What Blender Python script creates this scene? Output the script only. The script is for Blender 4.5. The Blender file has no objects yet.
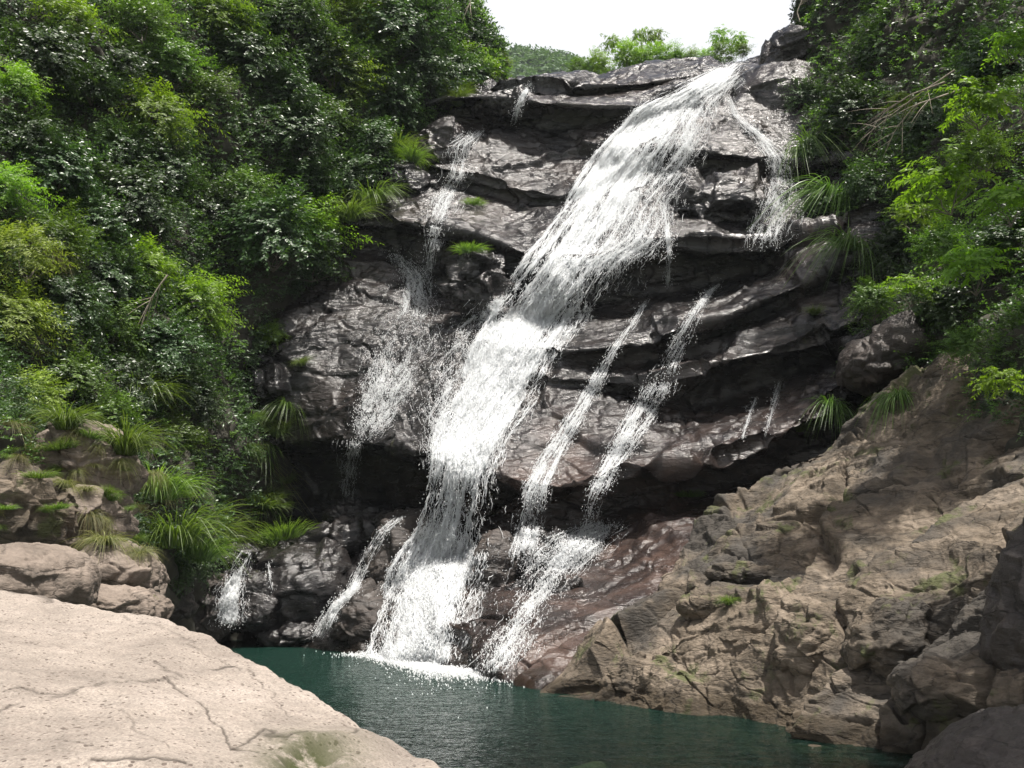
import bpy, math, random
import numpy as np
from mathutils import Vector

C = bpy.context.scene.collection
R = math.radians
# ---------------------------------------------------------------- camera, light, exposure
CAM_Z, PITCH, FPX = 1.8, R(10), 1000.0
sc = bpy.context.scene
cam = bpy.data.cameras.new('camera'); co = bpy.data.objects.new('camera', cam); C.objects.link(co)
co.location = (0, 0, CAM_Z); co.rotation_euler = (R(90) + PITCH, 0, 0)
cam.sensor_width = 36; cam.lens = 36 * FPX / 1024; cam.clip_start = 0.05; cam.clip_end = 6000
sc.camera = co
SUN = Vector((0.20, -0.25, 0.94)).normalized()            # direction towards the sun
elev = math.asin(SUN.z); az = math.atan2(SUN.x, SUN.y)
w = bpy.data.worlds.new('World'); sc.world = w; w.use_nodes = True
nt = w.node_tree; bg = nt.nodes['Background']
sky = nt.nodes.new('ShaderNodeTexSky'); sky.sky_type = 'NISHITA'; sky.sun_disc = False
sky.sun_elevation = elev; sky.sun_rotation = az; sky.dust_density = 6.0; sky.air_density = 1.0
tcw = nt.nodes.new('ShaderNodeTexCoord'); sxyz = nt.nodes.new('ShaderNodeSeparateXYZ'); nt.links.new(tcw.outputs['Generated'], sxyz.inputs[0])
mrw = nt.nodes.new('ShaderNodeMapRange'); nt.links.new(sxyz.outputs[2], mrw.inputs[0]); mrw.inputs[1].default_value = 0.55; mrw.inputs[2].default_value = 0.75; mrw.inputs[3].default_value = 0.9; mrw.inputs[4].default_value = 0.0
mxw = nt.nodes.new('ShaderNodeMix'); mxw.data_type = 'RGBA'; nt.links.new(mrw.outputs[0], mxw.inputs[0]); nt.links.new(sky.outputs[0], mxw.inputs[6]); mxw.inputs[7].default_value = (8.4, 8.5, 8.7, 1)   # white summer haze low in the sky
nt.links.new(mxw.outputs[2], bg.inputs[0]); bg.inputs[1].default_value = 0.068
sl = bpy.data.lights.new('sun', 'SUN'); so = bpy.data.objects.new('sun', sl); C.objects.link(so)
sl.energy = 5.0; sl.angle = R(0.5); sl.color = (1.0, 0.95, 0.88)
so.rotation_euler = SUN.to_track_quat('Z', 'Y').to_euler(); so.location = (0, 0, 60)
vs = sc.view_settings; vs.view_transform = 'Standard'; vs.look = 'None'; vs.exposure = 0.95; vs.gamma = 1
vs.use_curve_mapping = False
sc.cycles.max_bounces = 6; sc.cycles.transparent_max_bounces = 12
sc.cycles.sample_clamp_indirect = 3.0; sc.cycles.sample_clamp_direct = 12.0
sc.cycles.use_denoising = True

# ---------------------------------------------------------------- projection helpers
cp, sp = math.cos(PITCH), math.sin(PITCH)
def unproj(px, py, D):
    px = np.asarray(px, float); py = np.asarray(py, float); D = np.asarray(D, float)
    u = (px - 512) / FPX; v = (384 - py) / FPX
    dy = cp - v * sp; dz = sp + v * cp
    return np.stack([u / dy * D, D + 0 * u, CAM_Z + dz / dy * D], -1)
def proj(P):
    x, y, z = P[..., 0], P[..., 1], P[..., 2] - CAM_Z
    f = y * cp + z * sp; u = -y * sp + z * cp
    return 512 + FPX * x / f, 384 - FPX * u / f
def waterD(py, z=0.0):
    v = (384 - py) / FPX; dy = cp - v * sp; dz = sp + v * cp
    return (z - CAM_Z) / dz * dy

# ---------------------------------------------------------------- numpy noise
def _h(ix, iy, iz, s):
    n = (ix * 374761393 + iy * 668265263 + iz * 2147483647 + s * 1274126177) & 0xFFFFFFFF
    n = ((n ^ (n >> 13)) * 1274126177) & 0xFFFFFFFF
    n = ((n ^ (n >> 16)) * 2246822519) & 0xFFFFFFFF
    return ((n ^ (n >> 15)) & 0xFFFFFF) / float(0xFFFFFF)
def vnoise(P, s=0):
    i = np.floor(P).astype(np.int64); f = P - i; f = f * f * f * (f * (f * 6 - 15) + 10)
    r = 0
    for a in (0, 1):
        wx = f[..., 0] if a else 1 - f[..., 0]
        for b in (0, 1):
            wy = f[..., 1] if b else 1 - f[..., 1]
            for c in (0, 1):
                wz = f[..., 2] if c else 1 - f[..., 2]
                r = r + wx * wy * wz * _h(i[..., 0] + a, i[..., 1] + b, i[..., 2] + c, s)
    return r * 2 - 1
def fbm(P, o=4, s=0, g=0.5, l=2.03):
    r = 0; a = 1.0
    for k in range(o):
        r = r + a * vnoise(P, s + k * 17); P = P * l + 3.7; a *= g
    return r
def worley(P, s=0, vec=None):
    i = np.floor(P).astype(np.int64); f = P - i
    F1 = np.full(P.shape[:-1], 9.0); F2 = F1.copy(); ID = F1 * 0
    for a in (-1, 0, 1):
        for b in (-1, 0, 1):
            for c in (-1, 0, 1):
                X, Y, Z = i[..., 0] + a, i[..., 1] + b, i[..., 2] + c
                d = np.sqrt((a + _h(X, Y, Z, s) - f[..., 0]) ** 2 + (b + _h(X, Y, Z, s + 1) - f[..., 1]) ** 2 + (c + _h(X, Y, Z, s + 2) - f[..., 2]) ** 2)
                m = d < F1
                if vec is not None: vec[m] = np.stack([a + _h(X, Y, Z, s) - f[..., 0], b + _h(X, Y, Z, s + 1) - f[..., 1], c + _h(X, Y, Z, s + 2) - f[..., 2]], -1)[m]
                F2 = np.where(m, F1, np.minimum(F2, d)); ID = np.where(m, _h(X, Y, Z, s + 5), ID); F1 = np.where(m, d, F1)
    return F1, F2, ID
def facets(P, scale, seed, amt, sq=(1, 1, 1.3), warp=0.12):
    """tilted chiselled faces: every cell of the rock gets a plane of its own"""
    A = P * np.array(sq) / scale + warp * fbm(P * 1.6 / scale, 2, seed + 5)[..., None]
    vec = np.zeros(A.shape); F1, F2, ID = worley(A, seed, vec)
    t = np.stack([np.sin(ID * 91.7), np.cos(ID * 57.3), np.sin(ID * 33.1 + 2)], -1)
    e = F2 - F1
    return amt * ((vec * t).sum(-1) * 0.9 + (ID - 0.5) * 0.7) * sstep(0, 0.10, e), e
def block_disp(P, a=0.34, seed=0, crack=0.06, fine=0.02):
    d1, e1 = facets(P, 1.5, seed, a, (0.8, 0.8, 1.2)); d2, e2 = facets(P, 0.55, seed + 40, a * 0.24)
    d3, e3 = facets(P, 0.2, seed + 80, a * 0.06)
    m = sstep(-0.2, 0.3, vnoise(P * 0.7, seed + 9)); m2 = sstep(-0.3, 0.4, vnoise(P * 1.4, seed + 10))
    return d1 + d2 * (0.3 + 0.7 * m) + d3 * m2 + 0.06 * fbm(P * 1.1, 3, seed + 2) - crack * (1 - sstep(0, 0.06, e1)) - crack * 0.5 * m * (1 - sstep(0, 0.07, e2)) + fine * fbm(P * 6, 4, seed + 60, 0.6)
def sstep(a, b, x):
    t = np.clip((x - a) / (b - a), 0, 1); return t * t * (3 - 2 * t)

# ---------------------------------------------------------------- mesh helpers
def mesh_np(name, V, F, mat=None, smooth=True, attrs=None):
    V = np.asarray(V, np.float32).reshape(-1, 3); F = np.asarray(F, np.int32)
    k = F.shape[1]; me = bpy.data.meshes.new(name)
    me.vertices.add(len(V)); me.vertices.foreach_set('co', V.ravel())
    me.loops.add(F.size); me.loops.foreach_set('vertex_index', F.ravel())
    me.polygons.add(len(F)); me.polygons.foreach_set('loop_start', np.arange(0, F.size, k, dtype=np.int32))
    me.polygons.foreach_set('use_smooth', np.full(len(F), smooth))
    for n, a in (attrs or {}).items():
        at = me.attributes.new(n, 'FLOAT', 'POINT'); at.data.foreach_set('value', np.asarray(a, np.float32).ravel())
    me.update(calc_edges=True); me.validate()
    if mat: me.materials.append(mat)
    return me
def link(name, me, parent=None, loc=(0, 0, 0), **k):
    o = bpy.data.objects.new(name, me); C.objects.link(o); o.location = loc
    if parent: o.parent = parent
    for a, b in k.items():
        if b: o[a] = b
    return o
def grid_faces(nr, nc, flip=False):
    i = np.arange((nr - 1) * nc).reshape(nr - 1, nc)[:, :-1].ravel()
    F = np.stack([i, i + 1, i + nc + 1, i + nc], 1)
    return F[:, ::-1] if flip else F
def grid_normals(P):
    du = np.gradient(P, axis=1); dv = np.gradient(P, axis=0)
    n = np.cross(dv, du); n /= np.linalg.norm(n, axis=-1, keepdims=True) + 1e-9
    return n
def blur(A, n, w=0.25):
    for _ in range(n):
        B = A.copy(); B[1:-1] = A[1:-1] * (1 - 2 * w) + w * (A[2:] + A[:-2]); A = B
        B = A.copy(); B[:, 1:-1] = A[:, 1:-1] * (1 - 2 * w) + w * (A[:, 2:] + A[:, :-2]); A = B
    return A

# a surface lofted through cross-lines given as (sight direction, distance) points
def loft(guides, x0, x1, nc, step=1.4, pre=None, post=None, smooth=2):
    X = np.linspace(x0, x1, nc); rows = []
    for g in guides:
        g = np.array(g, float); rows.append(np.stack([X, np.interp(X, g[:, 0], g[:, 1]), np.interp(X, g[:, 0], g[:, 2])], -1))
    out = []
    for a, b in zip(rows[:-1], rows[1:]):
        n = max(5, int(max(np.abs(a[:, 1] - b[:, 1]).max(), 50 * np.abs(a[:, 2] - b[:, 2]).mean()) / step))
        for k in range(n):
            t = k / n; out.append(a * (1 - t) + b * t)
    out.append(rows[-1]); G = np.array(out)
    P = unproj(G[..., 0], G[..., 1], G[..., 2])
    if pre is not None: P = np.concatenate([np.linspace(P[0] + np.array(pre), P[0], 26)[:-1], P])
    if post is not None: P = np.concatenate([P, np.linspace(P[-1], P[-1] + np.array(post), 26)[1:]])
    return blur(P, smooth)

BED = np.array([0.28, 0.30, 0.91]); BED /= np.linalg.norm(BED)
def rock_disp(P, low=0.18, strata=0.08, lam=0.55, crack=0.06, blk=1.0, fine=0.025, seed=0):
    wv = fbm(P * 0.45, 2, seed + 90)[..., None]
    Q = P + 0.35 * wv
    d = low * fbm(P * 0.75 / blk, 4, seed)
    s = (Q @ BED) / lam + 0.35 * vnoise(P * 0.8, seed + 7)
    fr = s - np.floor(s); lay = _h(np.floor(s).astype(np.int64), 0 * np.floor(s).astype(np.int64), 0 * np.floor(s).astype(np.int64), seed + 3)
    prof = sstep(0, 0.18, fr) * (1 - 0.55 * fr) * (0.3 + lay)
    msk = sstep(-0.25, 0.35, vnoise(P * 0.5, seed + 11))
    d = d + strata * prof * (0.35 + 0.65 * msk)
    A = Q * np.array([0.55, 0.55, 1.25]) / blk + 0.12 * fbm(P * 2.2, 2, seed + 5)[..., None]
    F1, F2, ID = worley(A, seed + 31)
    e = F2 - F1
    d = d + low * 0.9 * (ID - 0.5) * sstep(0, 0.25, e) - crack * (1 - sstep(0, 0.07, e))
    d = d + fine * fbm(P * 5.5, 4, seed + 60, 0.55)
    return d

# ---------------------------------------------------------------- materials
def mat(name):
    m = bpy.data.materials.new(name); m.use_nodes = True
    return m, m.node_tree.nodes, m.node_tree.links, m.node_tree.nodes['Principled BSDF']
def N(nodes, typ, **k):
    n = nodes.new(typ)
    for a, b in k.items():
        if a in n.inputs: n.inputs[a].default_value = b
        else: setattr(n, a, b)
    return n
def noise(nodes, links, vec, scale, detail=5, rough=0.55, dist=0.0):
    n = nodes.new('ShaderNodeTexNoise'); n.inputs['Scale'].default_value = scale; n.inputs['Detail'].default_value = detail
    n.inputs['Roughness'].default_value = rough; n.inputs['Distortion'].default_value = dist
    links.new(vec, n.inputs['Vector']); return n.outputs['Fac']
def ramp(nodes, links, fac, stops):
    r = nodes.new('ShaderNodeValToRGB'); e = r.color_ramp.elements
    while len(e) < len(stops): e.new(0.5)
    for q, (p, c) in zip(e, stops):
        q.position = p; q.color = (*c, 1) if len(c) == 3 else c
    links.new(fac, r.inputs[0]); return r.outputs[0]
def g1(v): return (v, v, v)
def mixc(nodes, links, fac, a, b, mode='MIX'):
    m = nodes.new('ShaderNodeMix'); m.data_type = 'RGBA'; m.blend_type = mode
    for s, v in ((m.inputs[0], fac), (m.inputs[6], a), (m.inputs[7], b)):
        if isinstance(v, (int, float)): s.default_value = v
        elif isinstance(v, tuple): s.default_value = (*v, 1)
        else: links.new(v, s)
    return m.outputs[2]
def bump(nodes, links, h, strength, dist, prev=None):
    b = nodes.new('ShaderNodeBump'); b.inputs['Strength'].default_value = strength; b.inputs['Distance'].default_value = dist
    links.new(h, b.inputs['Height'])
    if prev: links.new(prev, b.inputs['Normal'])
    return b.outputs[0]
def rock_mat(name, cols, rough, fine=30, moss=None, moss_amt=0.62, spec=0.5, stain=None, bstr=0.6, crackscale=None, bed=True, warm=False):
    m, n, l, b = mat(name)
    pos = n.new('ShaderNodeNewGeometry').outputs['Position']
    mp = n.new('ShaderNodeMapping'); mp.inputs['Rotation'].default_value = (R(-18), R(17), 0); mp.inputs['Scale'].default_value = (1, 1, 3.2)
    l.new(pos, mp.inputs[0]); bv = mp.outputs[0]
    f1 = noise(n, l, bv, 0.9, 8, 0.62, 0.4); c = ramp(n, l, f1, [(0.30, cols[0]), (0.5, cols[1]), (0.70, cols[2])])
    f2 = noise(n, l, pos, fine, 6, 0.7); c = mixc(n, l, 0.65, c, ramp(n, l, f2, [(0.3, g1(0.35)), (0.7, g1(0.75))]), 'OVERLAY')
    if stain:
        c = mixc(n, l, ramp(n, l, noise(n, l, pos, 0.5, 5, 0.6, 0.5), [(0.5, g1(0)), (0.62, g1(1))]), c, stain)
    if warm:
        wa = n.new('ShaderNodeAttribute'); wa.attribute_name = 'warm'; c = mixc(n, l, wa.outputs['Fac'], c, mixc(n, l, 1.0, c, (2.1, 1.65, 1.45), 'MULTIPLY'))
    if moss:
        mk = ramp(n, l, noise(n, l, pos, 1.7, 9, 0.68, 0.3), [(moss_amt, g1(0)), (moss_amt + 0.07, g1(1))])
        c = mixc(n, l, mk, c, moss)
    h2 = noise(n, l, bv, 6, 9, 0.66, 0.6); h3 = noise(n, l, pos, fine, 5, 0.65)
    nm = bump(n, l, h2, bstr, 0.08); nm = bump(n, l, h3, bstr * 0.8, 0.02, nm)
    vo = n.new('ShaderNodeTexVoronoi'); vo.feature = 'DISTANCE_TO_EDGE'; vo.inputs['Scale'].default_value = crackscale or 0.8
    wn = n.new('ShaderNodeTexNoise'); wn.inputs['Scale'].default_value = 2.0; wn.inputs['Detail'].default_value = 6; l.new(bv, wn.inputs['Vector'])
    va = n.new('ShaderNodeVectorMath'); va.operation = 'MULTIPLY_ADD'; va.inputs[1].default_value = (0.9, 0.9, 0.9)
    l.new(wn.outputs['Color'], va.inputs[0]); l.new(bv, va.inputs[2]); l.new(va.outputs[0], vo.inputs['Vector'])
    ck = ramp(n, l, vo.outputs['Distance'], [(0.0, g1(0)), (0.025, g1(1))])
    nm = bump(n, l, ck, 0.5, 0.03, nm)
    c = mixc(n, l, ramp(n, l, ck, [(0.0, g1(0.6)), (0.8, g1(0))]), c, tuple(x * 0.35 for x in cols[0]))
    sz_ = n.new('ShaderNodeSeparateXYZ'); l.new(pos, sz_.inputs[0]); tl = n.new('ShaderNodeMath'); tl.operation = 'MULTIPLY_ADD'; l.new(noise(n, l, pos, 3, 4), tl.inputs[0]); tl.inputs[1].default_value = -0.35; l.new(sz_.outputs[2], tl.inputs[2])
    wet = ramp(n, l, tl.outputs[0], [(0.0, g1(1)), (0.07, g1(0))]); c = mixc(n, l, wet, c, mixc(n, l, 1.0, c, (0.4, 0.38, 0.33), 'MULTIPLY'))   # wet band at the water line
    l.new(c, b.inputs['Base Color']); l.new(nm, b.inputs['Normal'])
    l.new(ramp(n, l, noise(n, l, bv, 2.5, 7, 0.65), [(0.35, g1(rough[0])), (0.65, g1(rough[1]))]), b.inputs['Roughness'])
    b.inputs['Specular IOR Level'].default_value = spec
    return m
M = {}
M['wet'] = rock_mat('wet dark rock', [(0.005, 0.0047, 0.0049), (0.012, 0.011, 0.0112), (0.028, 0.0250, 0.0235)], (0.10, 0.34), 22, (0.05, 0.055, 0.02), 0.66, 0.55, (0.032, 0.027, 0.025), bstr=0.42, warm=True)
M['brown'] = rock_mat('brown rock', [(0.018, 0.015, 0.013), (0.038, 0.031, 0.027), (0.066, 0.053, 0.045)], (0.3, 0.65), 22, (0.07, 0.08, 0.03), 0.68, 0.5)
M['dry'] = rock_mat('dry weathered rock', [(0.042, 0.036, 0.029), (0.115, 0.092, 0.068), (0.245, 0.20, 0.155)], (0.75, 0.95), 16, (0.075, 0.080, 0.035), 0.56, 0.3, (0.055, 0.049, 0.042), bstr=0.8)
M['pale'] = rock_mat('pale tan rock', [(0.09, 0.075, 0.062), (0.145, 0.118, 0.097), (0.20, 0.165, 0.137)], (0.7, 0.9), 18, (0.16, 0.17, 0.07), 0.66, 0.3)

def boulder_mat():
    m, n, l, b = mat('sunlit pinkish rock'); pos = n.new('ShaderNodeNewGeometry').outputs['Position']
    c = ramp(n, l, noise(n, l, pos, 1.1, 8, 0.6), [(0.28, (0.145, 0.125, 0.108)), (0.5, (0.225, 0.195, 0.168)), (0.75, (0.275, 0.24, 0.21))])
    gr = noise(n, l, pos, 75, 4, 0.75); c = mixc(n, l, 0.8, c, ramp(n, l, gr, [(0.32, g1(0.25)), (0.62, g1(0.68))]), 'OVERLAY')
    c = mixc(n, l, 0.6, c, ramp(n, l, noise(n, l, pos, 4.5, 9, 0.72, 0.8), [(0.35, g1(0.36)), (0.6, g1(0.56))]), 'OVERLAY')
    vo = n.new('ShaderNodeTexVoronoi'); vo.inputs['Scale'].default_value = 26; l.new(pos, vo.inputs['Vector'])
    gate = noise(n, l, pos, 6, 4, 0.7)
    sub = n.new('ShaderNodeMath'); sub.operation = 'MULTIPLY_ADD'; l.new(gate, sub.inputs[0]); sub.inputs[1].default_value = -0.75; l.new(vo.outputs['Distance'], sub.inputs[2])
    sp_ = ramp(n, l, sub.outputs[0], [(0.0, g1(0)), (0.5, g1(1))])
    k = n.new('ShaderNodeMath'); k.operation = 'LESS_THAN'; l.new(sub.outputs[0], k.inputs[0]); k.inputs[1].default_value = -0.17
    c = mixc(n, l, k.outputs[0], c, (0.085, 0.068, 0.058))
    nz = noise(n, l, pos, 2.2, 10, 0.75, 1.2)
    c = mixc(n, l, ramp(n, l, nz, [(0.485, g1(0)), (0.497, g1(0.5)), (0.51, g1(0))]), c, (0.18, 0.145, 0.125))
    at = n.new('ShaderNodeAttribute'); at.attribute_name = 'crack'
    c = mixc(n, l, at.outputs['Fac'], c, (0.03, 0.024, 0.02))
    at2 = n.new('ShaderNodeAttribute'); at2.attribute_name = 'moss'
    mm = n.new('ShaderNodeMath'); mm.operation = 'MULTIPLY'; l.new(at2.outputs['Fac'], mm.inputs[0]); l.new(ramp(n, l, noise(n, l, pos, 14, 6, 0.7), [(0.3, g1(0)), (0.5, g1(1))]), mm.inputs[1])
    c = mixc(n, l, mm.outputs[0], c, (0.035, 0.040, 0.014))
    l.new(c, b.inputs['Base Color']); b.inputs['Roughness'].default_value = 0.9; b.inputs['Specular IOR Level'].default_value = 0.25
    nm = bump(n, l, noise(n, l, pos, 9, 9, 0.7), 0.5, 0.03); nm = bump(n, l, gr, 0.55, 0.006, nm); nm = bump(n, l, k.outputs[0], -0.6, 0.004, nm)
    l.new(nm, b.inputs['Normal']); return m
M['boulder'] = boulder_mat()

def leaf_mat(name, dark, light, trans=0.35, rough=0.38, tc=None, spec=0.5):
    m, n, l, b = mat(name)
    at = n.new('ShaderNodeAttribute'); at.attribute_name = 'tint'
    oi = n.new('ShaderNodeObjectInfo')
    c = mixc(n, l, at.outputs['Fac'], dark, light)
    hs = n.new('ShaderNodeHueSaturation'); l.new(c, hs.inputs['Color'])
    mr = n.new('ShaderNodeMapRange'); l.new(oi.outputs['Random'], mr.inputs[0]); mr.inputs[3].default_value = 0.72; mr.inputs[4].default_value = 1.25; l.new(mr.outputs[0], hs.inputs['Value'])
    mh = n.new('ShaderNodeMapRange'); l.new(oi.outputs['Random'], mh.inputs[0]); mh.inputs[3].default_value = 0.485; mh.inputs[4].default_value = 0.512; l.new(mh.outputs[0], hs.inputs['Hue'])
    l.new(hs.outputs[0], b.inputs['Base Color']); b.inputs['Roughness'].default_value = rough; b.inputs['Specular IOR Level'].default_value = spec
    t = n.new('ShaderNodeBsdfTranslucent'); l.new(mixc(n, l, 1.0, hs.outputs[0], tc or (1.7, 1.9, 0.6), 'MULTIPLY'), t.inputs[0])
    mx = n.new('ShaderNodeMixShader'); mx.inputs[0].default_value = trans
    l.new(b.outputs[0], mx.inputs[1]); l.new(t.outputs[0], mx.inputs[2])
    l.new(mx.outputs[0], n['Material Output'].inputs[0]); return m
M['leaf_dark'] = leaf_mat('dark glossy leaves', (0.017, 0.037, 0.012), (0.056, 0.102, 0.034), 0.25, 0.40, None, 0.55)
M['leaf_mid'] = leaf_mat('mid green leaves', (0.038, 0.078, 0.016), (0.11, 0.185, 0.038), 0.35)
M['leaf_bright'] = leaf_mat('bright green leaves', (0.075, 0.140, 0.016), (0.17, 0.27, 0.035), 0.45, 0.45)
M['leaf_olive'] = leaf_mat('olive green leaves', (0.10, 0.14, 0.028), (0.23, 0.29, 0.06), 0.4, 0.5)
M['grass'] = leaf_mat('fresh grass', (0.045, 0.085, 0.018), (0.14, 0.20, 0.05), 0.4, 0.45)
M['drygrass'] = leaf_mat('grass with straw tips', (0.06, 0.085, 0.025), (0.20, 0.18, 0.075), 0.3, 0.6)
def plain(name, col, rough=0.8, sc_=12, amt=0.5):
    m, n, l, b = mat(name); pos = n.new('ShaderNodeNewGeometry').outputs['Position']
    f = noise(n, l, pos, sc_, 6, 0.65)
    l.new(ramp(n, l, f, [(0.3, tuple(x * (1 - amt) for x in col)), (0.7, tuple(x * (1 + amt) for x in col))]), b.inputs['Base Color'])
    b.inputs['Roughness'].default_value = rough; l.new(bump(n, l, f, 0.6, 0.02), b.inputs['Normal']); return m
M['bark'] = plain('grey brown bark', (0.09, 0.075, 0.06)); M['deadwood'] = plain('bleached dead twigs', (0.22, 0.19, 0.15))
M['soil'] = plain('dark leaf mould', (0.028, 0.026, 0.018), 0.95, 3); M['bed'] = plain('pool bed stones', (0.17, 0.155, 0.10), 0.8, 2.2, 0.7)
M['field'] = plain('ground', (0.06, 0.075, 0.03), 0.95, 0.3); M['forest'] = leaf_mat('distant forest leaves', (0.04, 0.075, 0.035), (0.075, 0.12, 0.055), 0.2, 0.7)

def foam_mat():
    m, n, l, b = mat('white water')
    b.inputs['Base Color'].default_value = (0.94, 0.955, 0.97, 1); b.inputs['Roughness'].default_value = 0.25
    b.inputs['Specular IOR Level'].default_value = 0.6
    t = n.new('ShaderNodeBsdfTranslucent'); t.inputs[0].default_value = (0.95, 0.97, 0.98, 1)
    mx = n.new('ShaderNodeMixShader'); mx.inputs[0].default_value = 0.55
    l.new(b.outputs[0], mx.inputs[1]); l.new(t.outputs[0], mx.inputs[2]); tp = n.new('ShaderNodeBsdfTransparent'); m3 = n.new('ShaderNodeMixShader'); m3.inputs[0].default_value = 0.35; l.new(mx.outputs[0], m3.inputs[1]); l.new(tp.outputs[0], m3.inputs[2]); l.new(m3.outputs[0], n['Material Output'].inputs[0]); return m
M['foam'] = foam_mat()
def film_mat():
    m, n, l, b = mat('thin running water')
    den = n.new('ShaderNodeAttribute'); den.attribute_name = 'dens'
    fu = n.new('ShaderNodeAttribute'); fu.attribute_name = 'fu'; fv = n.new('ShaderNodeAttribute'); fv.attribute_name = 'fv'
    cb = n.new('ShaderNodeCombineXYZ'); l.new(fu.outputs['Fac'], cb.inputs[0]); l.new(fv.outputs['Fac'], cb.inputs[1])
    mp = n.new('ShaderNodeMapping'); mp.inputs['Scale'].default_value = (17, 4.5, 1); l.new(cb.outputs[0], mp.inputs[0])
    a = noise(n, l, mp.outputs[0], 1.0, 8, 0.72, 1.1)
    pos = n.new('ShaderNodeNewGeometry').outputs['Position']; a2 = noise(n, l, pos, 13, 5, 0.7)
    av = n.new('ShaderNodeMath'); av.operation = 'MULTIPLY_ADD'; l.new(a2, av.inputs[0]); av.inputs[1].default_value = 0.45; l.new(a, av.inputs[2])
    th = n.new('ShaderNodeMath'); th.operation = 'MULTIPLY_ADD'; l.new(den.outputs['Fac'], th.inputs[0]); th.inputs[1].default_value = 0.34; l.new(av.outputs[0], th.inputs[2])
    al = ramp(n, l, th.outputs[0], [(0.0, g1(0)), (0.84, g1(0)), (1.0, g1(0.95))])
    b.inputs['Base Color'].default_value = (0.93, 0.95, 0.965, 1); b.inputs['Roughness'].default_value = 0.3
    l.new(al, b.inputs['Alpha']); l.new(bump(n, l, av.outputs[0], 1.0, 0.14), b.inputs['Normal'])
    t = n.new('ShaderNodeBsdfTranslucent'); t.inputs[0].default_value = (0.93, 0.95, 0.965, 1); tp = n.new('ShaderNodeBsdfTransparent')
    m1 = n.new('ShaderNodeMixShader'); l.new(al, m1.inputs[0]); l.new(tp.outputs[0], m1.inputs[1]); l.new(t.outputs[0], m1.inputs[2])
    m2 = n.new('ShaderNodeMixShader'); m2.inputs[0].default_value = 0.4; l.new(b.outputs[0], m2.inputs[1]); l.new(m1.outputs[0], m2.inputs[2]); l.new(m2.outputs[0], n['Material Output'].inputs[0]); return m
M['film'] = film_mat()
def pool_mat():
    m, n, l, b = mat('green pool water')
    pos = n.new('ShaderNodeNewGeometry').outputs['Position']
    mp = n.new('ShaderNodeMapping'); mp.inputs['Scale'].default_value = (1.0, 1.6, 1); mp.inputs['Rotation'].default_value = (0, 0, R(-14)); l.new(pos, mp.inputs[0])
    h1 = noise(n, l, mp.outputs[0], 2.6, 3, 0.55, 0.5); h2 = noise(n, l, mp.outputs[0], 9, 3, 0.5, 0.3)
    nm = bump(n, l, h1, 1.0, 0.26); nm = bump(n, l, h2, 1.0, 0.07, nm)
    gl = n.new('ShaderNodeBsdfGlossy'); gl.inputs['Roughness'].default_value = 0.04; l.new(nm, gl.inputs['Normal'])
    df = n.new('ShaderNodeBsdfDiffuse'); df.inputs[0].default_value = (0.009, 0.034, 0.025, 1); l.new(nm, df.inputs['Normal'])
    tr = n.new('ShaderNodeBsdfTransparent'); tr.inputs[0].default_value = (0.38, 0.50, 0.38, 1)
    m1 = n.new('ShaderNodeMixShader'); l.new(df.outputs[0], m1.inputs[1]); l.new(tr.outputs[0], m1.inputs[2])
    sy = n.new('ShaderNodeSeparateXYZ'); l.new(pos, sy.inputs[0])
    mr = n.new('ShaderNodeMapRange'); l.new(sy.outputs[1], mr.inputs[0]); mr.inputs[1].default_value = 8; mr.inputs[2].default_value = 15; mr.inputs[3].default_value = 0.9; mr.inputs[4].default_value = 0.35
    l.new(mr.outputs[0], m1.inputs[0])
    fr = n.new('ShaderNodeFresnel'); fr.inputs[0].default_value = 1.33; l.new(nm, fr.inputs['Normal'])
    m2 = n.new('ShaderNodeMixShader'); l.new(fr.outputs[0], m2.inputs[0]); l.new(m1.outputs[0], m2.inputs[1]); l.new(gl.outputs[0], m2.inputs[2])
    l.new(m2.outputs[0], n['Material Output'].inputs[0]); return m
M['pool'] = pool_mat()

# ---------------------------------------------------------------- depth lookup of what has been built
ZB = np.full((868, 1224), 1e3)          # sight lines with a margin of 50 / 100
def splat(P):
    px, py = proj(P); D = P[..., 1]
    ix = np.round(px + 100).astype(int).ravel(); iy = np.round(py + 50).astype(int).ravel(); D = D.ravel()
    for dx in (0, 1):
        for dy in (0, 1):
            a = np.clip(ix + dx, 0, 1223); b = np.clip(iy + dy, 0, 867)
            ok = (ix > 0) & (ix < 1223) & (iy > 0) & (iy < 867) & (D > 2)
            np.minimum.at(ZB, (b[ok], a[ok]), D[ok])
def depth_at(px, py):
    x = np.clip(np.asarray(px, float) + 100, 0, 1222); y = np.clip(np.asarray(py, float) + 50, 0, 866)
    ix = x.astype(int); iy = y.astype(int)
    return ZB[iy, ix]

def terrain(name, P, material, label=None, cat=None, kind=None, group=None, attrs=None, z=True):
    nr, nc = P.shape[:2]
    if z: splat(P)
    me = mesh_np(name, P.reshape(-1, 3), grid_faces(nr, nc, True), material, True, attrs)
    o = link(name, me, label=label, category=cat, kind=kind, group=group); return o

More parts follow.
